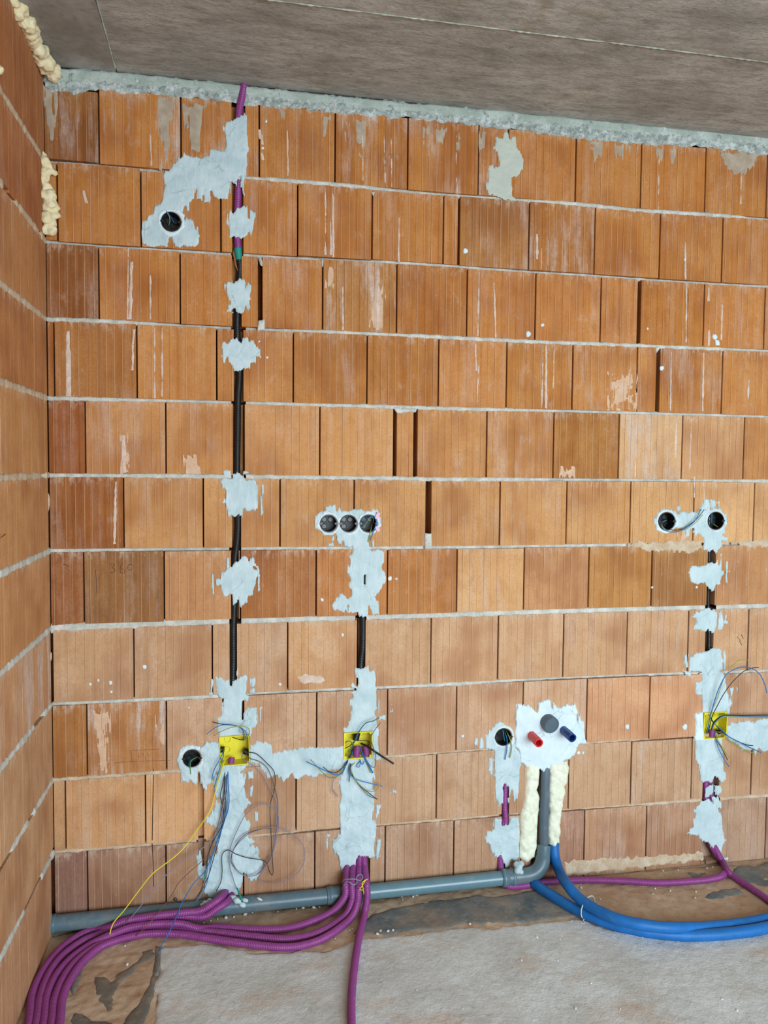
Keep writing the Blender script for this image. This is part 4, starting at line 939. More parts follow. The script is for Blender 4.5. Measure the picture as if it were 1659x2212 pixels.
floor_conduit('purple conduit running from the middle box straight towards the viewer',
  [wp(786,1830,-0.016), wp(787,1866,-0.002), wp(789,1888,0.04), wp(792,1912,0.085), wp(793,1940,0.095)] + FP((787,1976),(775,2027),(767,2077),(760,2140),(759,2212),(765,2320),(800,2700)))
floor_conduit('purple conduit from the left chase, front one of the pair, curving round the corner bundle',
  [wp(504,1915,-0.012), wp(500,1935,0.004), wp(492,1947,0.055), wp(470,1962,0.085), wp(440,1980,0.088), fy(400,-0.074,0.040), fy(354,-0.069,0.036), fy(290,-0.072,0.035), fy(250,-0.080,0.028)] + FP((215,2018),(177,2034),(134,2066),(106,2104),(87,2153),(78,2212),(55,2300),(-80,2700)), GB)
floor_conduit('purple conduit from the left chase, rear one of the pair, outermost in the corner bundle',
  [wp(490,1908,-0.014), wp(487,1926,0.0), wp(478,1938,0.055), wp(456,1954,0.080), wp(430,1968,0.082), fy(395,-0.084,0.058), fy(330,-0.082,0.056), fy(270,-0.076,0.046), fy(235,-0.076,0.028)] + FP((205,2008),(177,2018),(139,2043),(106,2078),(83,2115),(69,2153),(62,2212),(38,2300),(-98,2700)), GB)
floor_conduit('purple conduit along the wall base from the grey elbow to the right plaster run',
  [wp(1090,1760,-0.016), wp(1084,1800,-0.016), wp(1080,1845,-0.006), wp(1081,1866,0.004), wp(1084,1890,0.02)] + FP((1088,1906),(1098,1914),(1125,1914),(1160,1908),(1190,1904),(1260,1901),(1350,1903),(1420,1907),(1500,1903),(1545,1897),(1563,1889)) + [wp(1566,1878,0.03), wp(1558,1862,0.012), wp(1546,1842,0.0), wp(1534,1822,-0.012), wp(1524,1795,-0.02), wp(1524,1700,-0.014), wp(1524,1640,-0.02)])
floor_conduit('purple conduit leaving the right plaster run towards the right photo edge',
  [wp(1536,1640,-0.02), wp(1535,1700,-0.016), wp(1538,1790,-0.02), wp(1541,1822,-0.008), wp(1552,1846,0.010), wp(1562,1864,0.03)] + [fp(1571,1880,0.022)] + FP((1585,1894),(1620,1917),(1655,1941),(1700,1975),(1760,2020)))
floor_conduit('short purple conduit in the narrow chase left of the grey riser',
  [wp(1093,1660,-0.02), wp(1091,1700,-0.012), wp(1090,1740,-0.008), wp(1092,1775,-0.012), wp(1094,1810,-0.02)], r=0.0115)

# ------------------------------------------------------------------ grey drain pipe
RP = 0.027
A = Vector((-0.055, -0.034, 0.036)); B = Vector((0.935, -0.032, 0.037)); Cc = Vector((1.585, -0.036, 0.042))
root = empty('drain_pipe', (0.9, -0.03, 0.0)); tag(root, 'grey plastic drain pipe along the wall base with an elbow up to a riser', 'pipe')
o0 = Vector(root.location)
def part_tube(name, pts, r, mat, sides=24, step=0.01, rad=None, lab=None):
    o = obj(name, tube_mesh(name, [Vector(p) - o0 for p in pts], r, step, sides, rad=rad), M[mat], root)
    if lab: o['label'] = lab
    return o
part_tube('pipe_segment', [A, A.lerp(B, 0.5), B], RP, 'pipe_dusty', step=0.04, lab='dusty left length of pipe')
part_tube('pipe_segment', [B - Vector((0.01, 0, 0)), B.lerp(Cc, 0.5), Cc], RP - 0.001, 'pipe', step=0.04, lab='clean light grey right length of pipe')
part_tube('socket', [B - Vector((0.035, 0, 0)), B - Vector((0.012, 0, 0)), B + Vector((0.012, 0, 0))], RP + 0.003, 'pipe_dusty', step=0.004, rad=lambda i, n, r: r * (1.0, 1.0, 1.0, 1.06, 1.08, 1.06, 1.0, 1.0, 0.97, 1.0, 1.0, 1.03)[i % 12])
part_tube('end_collar', [A + Vector((0.02, 0, 0)), A + Vector((0.045, 0, 0)), A + Vector((0.065, 0, 0))], RP + 0.003, 'pipe_dusty', step=0.004)
ell = [Cc - Vector((0.045, 0, 0)), Cc, wp(1146,1889,0.035), wp(1164,1878,0.035), wp(1172,1860,0.024), wp(1174,1840,0.008), wp(1175,1826,-0.002)]
part_tube('elbow', ell, RP + 0.001, 'pipe_dusty', step=0.006, rad=lambda i, n, r: r * (1.12 if i < 4 else (1.06 if 5 < i < 8 else (0.90 if i > n - 9 else (1.0 - 0.06 * i / n)))))
for q0, q1 in ((Cc - Vector((0.040, 0, 0)), Cc - Vector((0.032, 0, 0))), (Cc + Vector((-0.006, 0, 0)), Cc + Vector((0.002, 0, 0)))):
    part_tube('socket_ring', [q0, (q0 + q1) / 2, q1], RP + 0.0048, 'pipe', step=0.004)
part_tube('riser_socket', [wp(1174,1846,0.010), wp(1175,1836,0.005), wp(1175,1827,0.001)], 0.0225, 'pipe_dusty', step=0.004)
part_tube('riser', [wp(1175,1830,0.002), wp(1175,1780,0.003), wp(1177,1720,0.000), wp(1178,1665,-0.008), wp(1180,1635,-0.024), wp(1182,1610,-0.028)], 0.0168, 'riser', sides=20, step=0.02)

# white plaster dab on the elbow socket
bl = blob('plaster_dab', [(wp(1118,1880,0.058), 0.014), (wp(1122,1872,0.052), 0.013), (wp(1116,1868,0.040), 0.013), (wp(1126,1884,0.058), 0.010), (wp(1126,1866,0.04), 0.012)], M['plaster'], None, 0.004)
bl.parent = root; bl.location = -o0
bl['label'] = 'plaster dab on the elbow socket'
for (x, y, d, r) in [(455,1946,0.05,0.008),(446,1952,0.058,0.010),(438,1956,0.06,0.008),(512,1946,0.056,0.011),(522,1954,0.06,0.010),(528,1944,0.05,0.008),(560,1942,0.06,0.006),(505,1940,0.04,0.010),(470,1946,0.052,0.008),(466,1952,0.058,0.007)]:
    b = blob('plaster_splash', [(wp(x, y, d), r), (wp(x + 5, y + 2, d + 0.001), r * 0.8), (wp(x - 4, y - 2, d - 0.003), r * 0.7)], M['plaster'], None, 0.0035)
    b.parent = root; b.location = -o0

# ------------------------------------------------------------------ pipe outlets in the bright plaster
def outlet(name, label, cat, pbase, ptip, d, r, mat, sides, hollow):
    a = wp(*pbase, 0.0); b = wp(*ptip, d)
    root = empty(name, a); tag(root, label, cat)
    ax = (b - a); L = ax.length; q = ax.to_track_quat('Z', 'Y').to_matrix().to_4x4()
    V = []; Fc = []
    if hollow: prof = [(r * 0.94, -0.02), (r * 0.94, L * 0.25), (r * 0.97, L * 0.3), (r, L * 0.9), (r * 0.97, L), (r * 0.70, L), (r * 0.66, L * 0.45)]
    else: prof = [(r * 0.96, -0.02), (r * 0.96, L * 0.5), (r, L * 0.55), (r, L - 0.0025), (r * 0.96, L)]
    for (rr, z) in prof:
        for k in range(sides):
            an = 2 * math.pi * (k + 0.5) / sides; V.append(q @ Vector((rr * math.cos(an), rr * math.sin(an), z)))
    for i in range(len(prof) - 1):
        for k in range(sides): Fc.append((i * sides + k, i * sides + (k + 1) % sides, (i + 1) * sides + (k + 1) % sides, (i + 1) * sides + k))
    Fc.append(tuple((len(prof) - 1) * sides + k for k in range(sides)))
    body = obj('plug_body' if hollow else 'cap_body', mesh(name, V, Fc, False), M[mat], root)
    rim = tube_mesh('rim', [q @ Vector((r * 0.86 * math.cos(t), r * 0.86 * math.sin(t), L)) for t in np.linspace(0, 2 * math.pi, 13)], 0.0016, 0.004, 6)
    obj('rim', rim, M[mat], body)
    return root
outlet('water_outlet_plug', 'red octagonal plastic plug sticking out of the bright plaster', 'pipe plug', (1147, 1587), (1164, 1605), 0.075, 0.0172, 'red', 8, True)
outlet('water_outlet_plug', 'blue octagonal plastic plug sticking out of the bright plaster', 'pipe plug', (1216, 1576), (1236, 1594), 0.075, 0.0172, 'blue', 8, True)
outlet('drain_end_plug', 'round grey drain cap between the red and blue plugs', 'pipe plug', (1182, 1558), (1192, 1568), 0.032, 0.0315, 'riser', 32, False)
tag(obj('cardboard_shim', box_mesh('cardboard_shim', ((-0.006, -0.006, -0.012), (0.006, 0.0, 0.012))), M['pink'], None, wp(815, 1114, 0.004)), 'small pink card shim at the upper right of the three round boxes', 'shim').rotation_euler = (0, 0.4, 0)
tag(obj('cardboard_shim', box_mesh('cardboard_shim', ((-0.006, -0.006, -0.010), (0.006, 0.0, 0.010))), M['pink'], None, wp(815, 1142, 0.003)), 'small pink card shim at the lower right of the three round boxes', 'shim').rotation_euler = (0, -0.5, 0)

# ------------------------------------------------------------------ blue insulated hoses
def hose(label, pts, r=0.0185):
    root = empty('insulated_pipe', Vector(pts[0])); tag(root, label, 'pipe', 'blue insulated water pipes')
    o0 = Vector(root.location)
    obj('insulation', tube_mesh('insulation', [Vector(p) - o0 for p in pts], r, 0.012, 18, rad=lambda i, n, rr: rr * (1 + 0.025 * math.sin(i * 0.9) * math.sin(i * 0.23))), M['hose'], root)
    return root
zh = 0.019
hose('blue insulated pipe dropping from the foam beside the grey riser and sweeping right',
  [wp(1197,1800,-0.02), wp(1197,1838,0.0), wp(1201,1862,0.02), wp(1210,1886,0.07)] + [fp(1224,1910,0.075), fp(1246,1936,0.060), fp(1276,1958,0.054), fp(1330,1984,0.055), fp(1390,1998,0.054), fp(1450,2004,0.046), fp(1520,2003,0.026), fp(1590,1997,zh), fp(1659,1985,zh), fp(1760,1960,zh), fp(1860,1925,zh)])
hose('blue insulated pipe starting under the purple conduit, front one of the two',
  [fp(1152,1907,zh), fp(1176,1924,zh), fp(1215,1948,zh), fp(1268,1976,zh), fp(1330,1998,zh), fp(1400,2013,zh), fp(1470,2020,zh), fp(1540,2019,zh), fp(1610,2012,zh), fp(1659,2003,zh), fp(1760,1978,zh), fp(1860,1943,zh)])
tp = fp(1270, 1968, 0.02); ax = (fp(1290, 1980, 0.02) - fp(1250, 1962, 0.02)).normalized(); side = Vector((-ax.y, ax.x, 0))
ring = []
for k in range(15):
    a = 2 * math.pi * k / 14
    ring.append(tp + Vector((0, 0, 0.014)) + side * (0.046 * math.cos(a)) + Vector((0, 0, 0.036 * math.sin(a) - 0.001)))
root = empty('binding_string', tp); tag(root, 'pale string binding the two blue pipes together', 'string')
obj('loop', tube_mesh('loop', [p - tp for p in ring], 0.0022, 0.004, 6), M['plaster_grey'], root)
obj('loose_end', tube_mesh('loose_end', [fp(1264,1982,0.012) - tp, fp(1260,1988,0.006) - tp, fp(1262,1995,0.003) - tp, fp(1254,1993,0.003) - tp], 0.0022, 0.004, 6), M['plaster_grey'], root)

# ------------------------------------------------------------------ wires
def wire(label, mat, pts, r=0.0014, group=None, extra=None):
    P = [p if isinstance(p, Vector) else wp(*p) for p in pts]
    if extra is None:
        o = obj('wire', tube_mesh('wire', P, r, 0.005, 6), M[mat])
        return tag(o, label, 'wire', group)
    root = empty('wire', P[0]); tag(root, label, 'wire', group)
    obj('insulation', tube_mesh('insulation', [p - P[0] for p in P], r, 0.005, 6), M[mat], root)
    nm, m2, q, r2 = extra
    obj(nm, tube_mesh(nm, [(p if isinstance(p, Vector) else wp(*p)) - P[0] for p in q], r2, 0.004, 8), M[m2], root)
    return root
GA = 'wires from the leftmost yellow box'; GM = 'wires from the middle yellow box'; GR = 'wires from the rightmost yellow box'
# leftmost box
wire('green-yellow wire arching over the top of the leftmost yellow box', 'w_yg', [(463,1589,0.03),(473,1583,0.035),(487,1576,0.04),(506,1570,0.04),(525,1569,0.035),(537,1574,0.03),(539,1583,0.02),(533,1594,0.0),(525,1600,-0.02)], group=GA)
wire('blue wire arching out of the top of the leftmost yellow box to the left', 'w_blue', [(446,1586,0.03),(463,1573,0.035),(481,1566,0.04),(504,1567,0.04),(522,1573,0.035),(531,1582,0.025),(532,1590,0.01),(524,1599,-0.02)], group=GA)
wire('black wire arching out of the top of the leftmost yellow box to the left', 'w_black', [(458,1559,0.03),(475,1563.5,0.035),(494,1565,0.04),(514,1569,0.035),(525,1578,0.025),(527,1590,0.008),(522,1598,-0.01),(506,1594,-0.03),(500,1591,-0.034)], group=GA)
wire('short bright blue wire hanging at the left edge of the leftmost yellow box', 'w_blue', [(478,1619,-0.03),(482,1624,0.0),(476,1638,0.02),(467,1654,0.025),(461,1668,0.025),(457.5,1684.5,0.025)], 0.0017, group=GA)
wire('short teal wire hanging below the left edge of the leftmost yellow box', 'w_teal', [(480,1620,-0.03),(483,1630,0.0),(476,1656,0.02),(469,1678,0.022),(463,1701,0.022)], group=GA)
wire('short black wire curling in the left side of the leftmost yellow box', 'w_black', [(476,1618,-0.03),(483,1623,-0.01),(481,1640,0.0),(478,1650,0.008)], group=GA)
wire('long yellow wire trailing from the leftmost box down over the pipe to the corner bundle', 'w_yellow', [(496,1634,-0.02),(488,1640,0.0),(483,1650,0.012),(477,1670,0.015),(469,1695,0.015),(462,1724,0.016),(455,1748,0.018),(444,1767,0.02),(424,1796,0.025),(399,1829,0.035),(374.7,1852.7,0.05),(331,1886,0.07),(304,1918.6,0.085),(270,1964,0.10),(244.7,1994.5,0.11),fp(236,2022,0.028)], 0.0019, GA)
wire('long pale lilac wire trailing from the leftmost box to the left over the pipe', 'w_lilac', [(490,1650,-0.01),(489,1705,0.016),(481,1744,0.016),(479,1773,0.018),(469,1798,0.02),(454,1818,0.024),(428,1839,0.03),(389,1864,0.045),(358,1891,0.06),(321,1935,0.08),(287,1977.6,0.10),fp(262,2002,0.03)], group=GA)
wire('long brown wire trailing from the leftmost box to the left over the pipe', 'w_brown', [(488,1650,-0.01),(483,1720,0.014),(473,1775,0.016),(463,1802,0.018),(452,1841,0.022),(430,1866,0.03),(409,1884,0.04),(386,1907,0.05),(376,1924,0.055),(358,1952,0.07),(324,1993,0.12),fp(294,2022,0.02)], group=GA)
wire('long blue wire trailing from the leftmost box down to the floor', 'w_blue', [(492,1650,-0.01),(493,1690,0.018),(495,1725,0.018),(492,1752,0.018),(482,1780,0.02),(467,1822,0.024),(459,1845,0.028),(444,1880,0.035),(419,1907,0.045),(405,1930,0.055),(391,1954,0.085),(385,1972,0.095),(366,2013,0.16),fp(349,2042,0.008),fp(343,2058,0.003)], 0.0016, GA)
wire('dark wire of the hanging strand below the leftmost box, with a teal sleeve', 'w_black', [(489,1650,-0.01),(482,1690,0.016),(477,1712,0.016),(476,1720,0.016),(480,1738,0.016),(483,1756,0.016),(478,1786,0.018),(463,1812,0.02),(452,1838,0.022),(446,1868,0.026),(443,1892,0.028),(434,1922,0.04),(422,1942,0.065)], group=GA, extra=('sleeve', 'teal', [(443.5,1886,0.028),(443,1892,0.028),(442.6,1898,0.029)], 0.0028))
wire('second dark wire of the hanging strand below the leftmost box', 'w_black', [(487,1652,-0.01),(485,1700,0.018),(488,1740,0.018),(484,1770,0.02),(477,1800,0.022),(468,1832,0.024),(458,1866,0.028),(451,1890,0.032),(440,1915,0.04),(428,1938,0.06)], group=GA)
wire('blue wire of the hanging strand ending on the grey pipe', 'w_blue', [(491,1652,-0.01),(490,1700,0.02),(491,1740,0.02),(487,1766,0.022),(478,1795,0.024),(465,1830,0.026),(456,1860,0.03),(452,1885,0.034),(446,1910,0.04),(432,1938,0.062),(421,1948,0.07)], group=GA)
wire('grey wire of the hanging strand below the leftmost box', 'w_grey', [(490,1650,-0.01),(487,1692,0.014),(483,1720,0.014),(485,1750,0.014),(474,1790,0.018),(458,1824,0.02),(449,1856,0.024),(447,1886,0.028),(441,1920,0.045)], group=GA)
wire('long black wire bent in a sharp hook right of the leftmost yellow box', 'w_black', [(530,1622,-0.025),(538,1625,0.006),(555,1629,0.012),(576,1648,0.016),(591.6,1666,0.018),(594.5,1689,0.018),(591.6,1711,0.018),(584,1736,0.02),(584,1773,0.022),(586,1812,0.024),(588,1851,0.026),(590,1880,0.026),(588,1891,0.026),(582,1882,0.026),(576,1864,0.024),(564,1857.5,0.022),(535,1853,0.02),(510,1845,0.018),(496,1837,0.018),(485,1839,0.018),(479,1851,0.018),(480,1880,0.018),(477,1905,0.018),(467,1925,0.02)], group=GA)
wire('tangled lilac wire looping in wide coils right of the left plaster run', 'w_lilac', [(525,1622,-0.02),(523,1639,0.004),(537,1647,0.012),(564,1670,0.016),(584,1705,0.018),(597,1734,0.02),(597,1773,0.022),(593,1812,0.024),(590,1837,0.024),(580,1864,0.026),(560,1886,0.026),(535,1893,0.026),(514,1882,0.026),(502,1860,0.026),(504,1837,0.026),(522,1814,0.026),(545,1798,0.028),(584,1788,0.03),(613,1792,0.03),(642,1810,0.03),(657.7,1833,0.03),(656,1864,0.03),(638,1890,0.03),(611,1905,0.03),(584,1909,0.028),(564,1905,0.026),(560,1895,0.024),(576,1870,0.022),(590,1841,0.02),(599,1802,0.02),(602,1769,0.022),(594,1748,0.024),(572,1737,0.026),(553,1742,0.026),(531,1759,0.024),(514,1790.5,0.022),(502,1818,0.02),(496,1841,0.02),(496,1870,0.02),(504,1899,0.022),(510,1917,0.025),(514,1923,0.03)], 0.0014, GA,
     extra=('sleeve', 'teal', [(512.5,1918,0.03),(515,1926,0.036),(520,1938,0.05),(523,1946,0.058)], 0.0030))
wire('second lilac wire coiling beside the first right of the left plaster run', 'w_grey', [(528,1623,-0.02),(540,1638,0.008),(560,1645,0.012),(578,1660,0.016),(590,1690,0.018),(599,1725,0.02),(600,1760,0.022),(596,1800,0.024),(588,1842,0.024),(574,1868,0.024),(552,1890,0.022),(528,1891,0.022),(508,1876,0.022),(499,1856,0.022),(508,1828,0.022),(530,1803,0.022),(560,1792,0.024),(588,1790,0.026)], group=GA)
# lower left round box
wire('blue wire bent inside the lower left round box', 'w_blue', [(431,1636,-0.02),(422,1637,-0.008),(412,1642,-0.002),(408,1650,0.0),(409,1658,0.004)])
wire('green-yellow wire poking out of the lower left round box', 'w_green', [(432,1634,-0.02),(424,1636,-0.006),(413,1644,0.004),(411,1656,0.008),(412,1672,0.008)])
# upper left round box
wire('blue wire tip at the rim of the upper left round box', 'w_blue', [(359,455,0.004),(364,462,0.002),(370,470,-0.02),(376,482,-0.03)])
wire('green-yellow wire inside the upper left round box', 'w_yg', [(361,460,0.002),(366,468,-0.006),(367,478,-0.012),(364,488,-0.03)])
# three boxes
wire('blue wire curling out of the right box of the row of three', 'w_blue', [(782,1138,-0.03),(788,1126,-0.015),(798,1117,-0.002),(807,1115,0.006),(812,1123,0.01),(813,1131,0.012),(808,1145,0.014),(800,1167,0.012)], 0.0018)
wire('green-yellow wire arching inside the right box of the row of three', 'w_yg', [(785,1141,-0.03),(793,1127,-0.012),(801,1117,-0.004),(807,1121,-0.006),(805,1131,-0.03)])
wire('green-yellow wire hanging from the right box of the row of three', 'w_yg', [(803,1132,-0.03),(802,1141,-0.004),(799,1154,0.006),(795,1171,0.006)])
# pair of boxes
GP = 'wires bridging the pair of round boxes'
wire('blue wire curling from the left to the right box of the pair', 'w_blue', [(1440,1123,-0.03),(1430,1128,-0.012),(1429,1137,0.0),(1436,1145,0.006),(1454,1149.6,0.014),(1472,1146,0.018),(1490,1135,0.02),(1502.5,1123,0.02),(1514.5,1099,0.018)], group=GP)
wire('black wire curling from the left box of the pair', 'w_black', [(1442,1126,-0.03),(1433,1131,-0.012),(1436,1142,0.0),(1454,1145,0.012),(1472,1143.5,0.016),(1490,1133,0.018),(1508,1118,0.02),(1521,1101,0.018)], group=GP)
wire('green-yellow wire curling from the left box of the pair', 'w_yg', [(1440,1124,-0.03),(1429,1129,-0.012),(1431,1137.5,0.0),(1442,1147,0.006),(1460,1149.6,0.014),(1484,1142,0.018),(1502,1129,0.02),(1518,1112,0.018)], group=GP)
wire('blue wire standing inside the right box of the pair', 'w_blue', [(1537.5,1110,-0.004),(1537,1120,-0.01),(1537,1130,-0.02)], 0.0022)
wire('green-yellow wire standing inside the right box of the pair', 'w_yg', [(1533,1117,-0.004),(1532,1128,-0.004),(1531.5,1142,0.002)])
wire('green-yellow wire lying across the bottom of the right box of the pair', 'w_yg', [(1540,1131,-0.03),(1547,1136,-0.02),(1554,1140,-0.01)])
# box left of outlets
wire('blue wire hanging out of the round box left of the outlets', 'w_blue', [(1087,1577,-0.03),(1091,1584,-0.004),(1095,1596,0.008),(1095,1618,0.012),(1091,1641,0.01)], 0.0018)
wire('green-yellow wire hanging out of the round box left of the outlets', 'w_yg', [(1092,1576,-0.03),(1098,1588,-0.002),(1104,1604,0.010),(1105,1620,0.012),(1101,1637,0.01)], 0.0018)
wire('teal wire inside the round box left of the outlets', 'w_teal', [(1086,1577,-0.012),(1088,1589,-0.008),(1090,1601,-0.01)], 0.0024)
# middle box
wire('bright blue wire swept left from the middle yellow box', 'w_blue', [(661.7,1645,0.045),(690,1658.7,0.045),(712,1669,0.04),(728,1674,0.035),(740,1669,0.03),(747,1653,0.015),(756,1638,-0.005),(764,1618,-0.03)], 0.0018, GM)
wire('green wire swept left from the middle yellow box', 'w_green', [(671,1640.7,0.04),(686,1657,0.04),(698,1670,0.04),(709.5,1679,0.038),(724,1679,0.034),(738,1667,0.025),(750,1643,0.005),(762,1620,-0.03)], group=GM)
wire('black wire swept left from the middle yellow box', 'w_black', [(698,1656.6,0.04),(712,1667,0.038),(727,1668,0.034),(741,1657,0.025),(754,1637,0.0),(763,1614,-0.03)], group=GM)
wire('thick blue wire hanging diagonally below the middle yellow box', 'w_blue', [(777,1611,-0.03),(783,1628,-0.004),(793,1646,0.014),(805.6,1669.6,0.016)], 0.0028, GM)
wire('green-yellow wire hanging diagonally below the middle yellow box', 'w_yg', [(776,1614,-0.03),(785,1634,-0.002),(802.7,1670.5,0.016)], 0.0019, GM)
wire('thick black cable sticking out to the right of the middle yellow box', 'w_black', [(780,1606,-0.03),(793,1612,-0.006),(821,1631,0.03),(850.5,1650,0.05)], 0.0034, GM)
wire('dark teal wire rising over the top of the middle yellow box', 'w_teal', [(754,1627,-0.02),(763,1608,-0.01),(771.6,1588,0.012),(779,1575,0.022),(790.5,1562,0.028),(806,1557.5,0.03),(819,1550,0.03)], 0.0018, GM)
wire('grey wire wrapped around the right side of the middle yellow box', 'w_grey', [(822,1561,0.03),(811,1575,0.026),(802,1592,0.022),(805,1611,0.022),(811,1628,0.022),(811.5,1649,0.022),(808,1658,0.022),(800.6,1654.5,0.022),(793,1644,0.014),(786,1630,-0.01)], group=GM)
wire('blue wire trailing to the lower right of the middle yellow box', 'w_blue', [(762,1622,-0.02),(756,1646,0.004),(754,1667.5,0.014),(764.5,1680.5,0.02),(779,1687,0.024),(799,1692,0.028),(826.6,1698.5,0.03)], 0.0016, GM)
wire('green-yellow wire curling up at the lower right of the middle yellow box', 'w_yg', [(767,1647,0.006),(758.6,1657,0.016),(763,1674.7,0.022),(773,1690.6,0.026),(790.5,1706.5,0.028),(806,1710,0.03),(816.5,1702,0.03),(821,1694,0.03)], group=GM)
wire('black wire trailing far down from the middle yellow box', 'w_black', [(760,1620,-0.02),(756,1660,0.012),(763,1677.6,0.018),(779,1698,0.024),(799,1715,0.028),(815,1726.7,0.03)], 0.0016, GM)
wire('grey wire trailing far down from the middle yellow box', 'w_grey', [(759,1640,0.0),(758.6,1660,0.012),(766,1682,0.018),(782,1703.6,0.022),(797.7,1719.5,0.026),(815,1726,0.028)], group=GM)
wire('short teal wire hanging straight below the middle yellow box', 'w_teal', [(758,1630,-0.01),(754,1664.5,0.016),(755.7,1674.7,0.016),(754,1689,0.016)], 0.0018, GM)
wire('lilac wire bowed to the left below the middle yellow box', 'w_lilac', [(750,1650,0.01),(735,1672,0.02),(722.5,1682,0.022),(718,1693.5,0.022),(719.6,1706.5,0.02),(729.7,1719.5,0.012)], group=GM)
wire('black wire looped across the inside of the middle yellow box', 'w_black', [(744,1617,-0.03),(755.7,1611,-0.02),(766,1601,-0.015),(782,1600,-0.015),(797,1602,-0.02),(795,1612,-0.03)], 0.0016, GM)
wire('second black wire looped in the left half of the middle yellow box', 'w_grey', [(744,1606,-0.03),(750,1601,-0.015),(758,1602,-0.012),(762,1610,-0.02)], group=GM)
wire('small blue pigtail curled just below the middle yellow box', 'w_blue', [(782,1640,0.0),(774,1648,0.01),(770,1656,0.014),(776,1657,0.014),(779,1646,0.014),(777,1640,0.012),(783,1652,0.014),(787,1644,0.01)], 0.0013, GM)
# rightmost box
wire('blue wire arching high to the right of the rightmost yellow box', 'w_blue', [(1527,1588,-0.02),(1532,1558,0.004),(1538,1534,0.02),(1544,1513.5,0.028),(1551,1492,0.034),(1562,1468,0.04),(1571.5,1455,0.042),(1586,1446,0.045),(1604,1441,0.045),(1622,1443.4,0.045),(1640,1455,0.045),(1651,1476,0.045),(1656.7,1497,0.045)], 0.0018, GR)
wire('green-yellow wire arching highest above the rightmost yellow box', 'w_yg', [(1523.5,1585,-0.02),(1527,1564,0.0),(1538,1534,0.016),(1549,1510,0.026),(1556,1487,0.034),(1564,1465.6,0.04),(1575,1447.6,0.042),(1591,1429.6,0.045),(1601.5,1425.5,0.045),(1616,1426,0.045)], 0.0014, GR)
wire('black wire leaning right above the rightmost yellow box', 'w_black', [(1530,1582,-0.02),(1537,1552,0.004),(1541.6,1540,0.016),(1549,1525.5,0.024),(1562,1501.5,0.032),(1580,1476,0.036),(1604,1452.4,0.04),(1622,1444,0.042),(1639,1441.6,0.042)], 0.0016, GR)
for k, (mt, nm, dy, dd) in enumerate((('w_black', 'uppermost black', 0, 0.0), ('w_blue', 'middle blue', 3, 0.004), ('w_yg', 'lowest green-yellow', 6, 0.0))):
    wire(nm + ' wire of the strand running right out of the photo from the rightmost box', mt, [(1536 + k, 1578, -0.025), (1541 + k, 1561 + dy * 0.6, 0.0), (1553, 1550 + dy * 0.7, 0.016), (1566, 1545 + dy * 0.5, 0.024), (1592, 1545.5 + dy * 0.5, 0.03), (1628, 1545 + dy * 0.9, 0.034), (1659, 1544.5 + dy, 0.036), (1720, 1545 + dy, 0.036)], 0.0018, GR)
wire('blue wire slanting down right from the rightmost yellow box', 'w_blue', [(1532,1545,-0.02),(1538,1557,-0.01),(1544,1564,0.0),(1562,1579.5,0.018),(1575,1591.5,0.024),(1598,1603.5,0.028),(1616,1613,0.03),(1644,1625.7,0.03)], 0.0018, GR)
wire('black wire slanting down right from the rightmost yellow box', 'w_black', [(1530,1543,-0.02),(1546,1566,0.0),(1568,1586.7,0.02),(1592,1601,0.026),(1613.5,1609,0.028),(1626.7,1610.7,0.028)], 0.0017, GR)
wire('green-yellow wire slanting down right from the rightmost yellow box', 'w_yg', [(1545,1580,-0.02),(1559.6,1584,0.008),(1574,1597.5,0.018),(1598,1613,0.024),(1616,1622.7,0.026),(1637.5,1630.5,0.026)], 0.0015, GR)
wire('blue wire hanging lowest under the rightmost yellow box', 'w_blue', [(1542,1578,-0.02),(1546,1594,0.008),(1551,1614,0.016),(1561,1634.7,0.02),(1575,1656,0.02)], 0.0016, GR)
wire('brown-black wire hanging under the rightmost yellow box', 'w_black', [(1543,1578,-0.02),(1546.5,1596,0.01),(1558,1614,0.018),(1571.5,1642,0.02)], 0.0016, GR)
wire('green-yellow wire hanging under the rightmost yellow box', 'w_yg', [(1544,1578,-0.02),(1551,1597.5,0.01),(1563,1618,0.018),(1575,1637,0.02)], 0.0014, GR)
wire('loose brown wire end on the left wall at the photo edge', 'w_brown', [lp(-4, 1164, 0.004), lp(4, 1160, 0.012), lp(11, 1154, 0.014)], 0.0018)
# ties around the conduits of the middle box
wire('pale grey tie wire twisted around the bundled purple conduits', 'w_tie', [(738,1906,0.07),(744,1900,0.10),(756,1899,0.112),(768,1899,0.114),(778,1902,0.106),(784,1896,0.108),(781,1889,0.10),(774,1890,0.10),(769,1898,0.108),(772,1905,0.114),(764,1912,0.118),(756,1906,0.118),(748,1905,0.112),(742,1914,0.10)], 0.0017)
wire('yellow tie wire hanging between the bundled purple conduits', 'w_yellow', [(794,1899,0.108),(788,1902,0.112),(782,1908,0.114),(784,1918,0.108),(786,1932,0.09),(787,1942,0.08)], 0.0019)
wire('second yellow tie wire twisted at the bundled purple conduits', 'w_yellow', [(790,1900,0.112),(781,1916,0.114),(776,1921,0.114),(783,1923,0.108)], 0.0015)
wire('grey loop of tie wire lying on the pipe left of the plaster run', 'w_black', [(374,1942,0.05),(378,1946,0.055),(383,1944,0.055),(380,1940,0.05),(375,1940,0.048),(382,1948,0.058),(394,1950,0.062)], 0.0016)

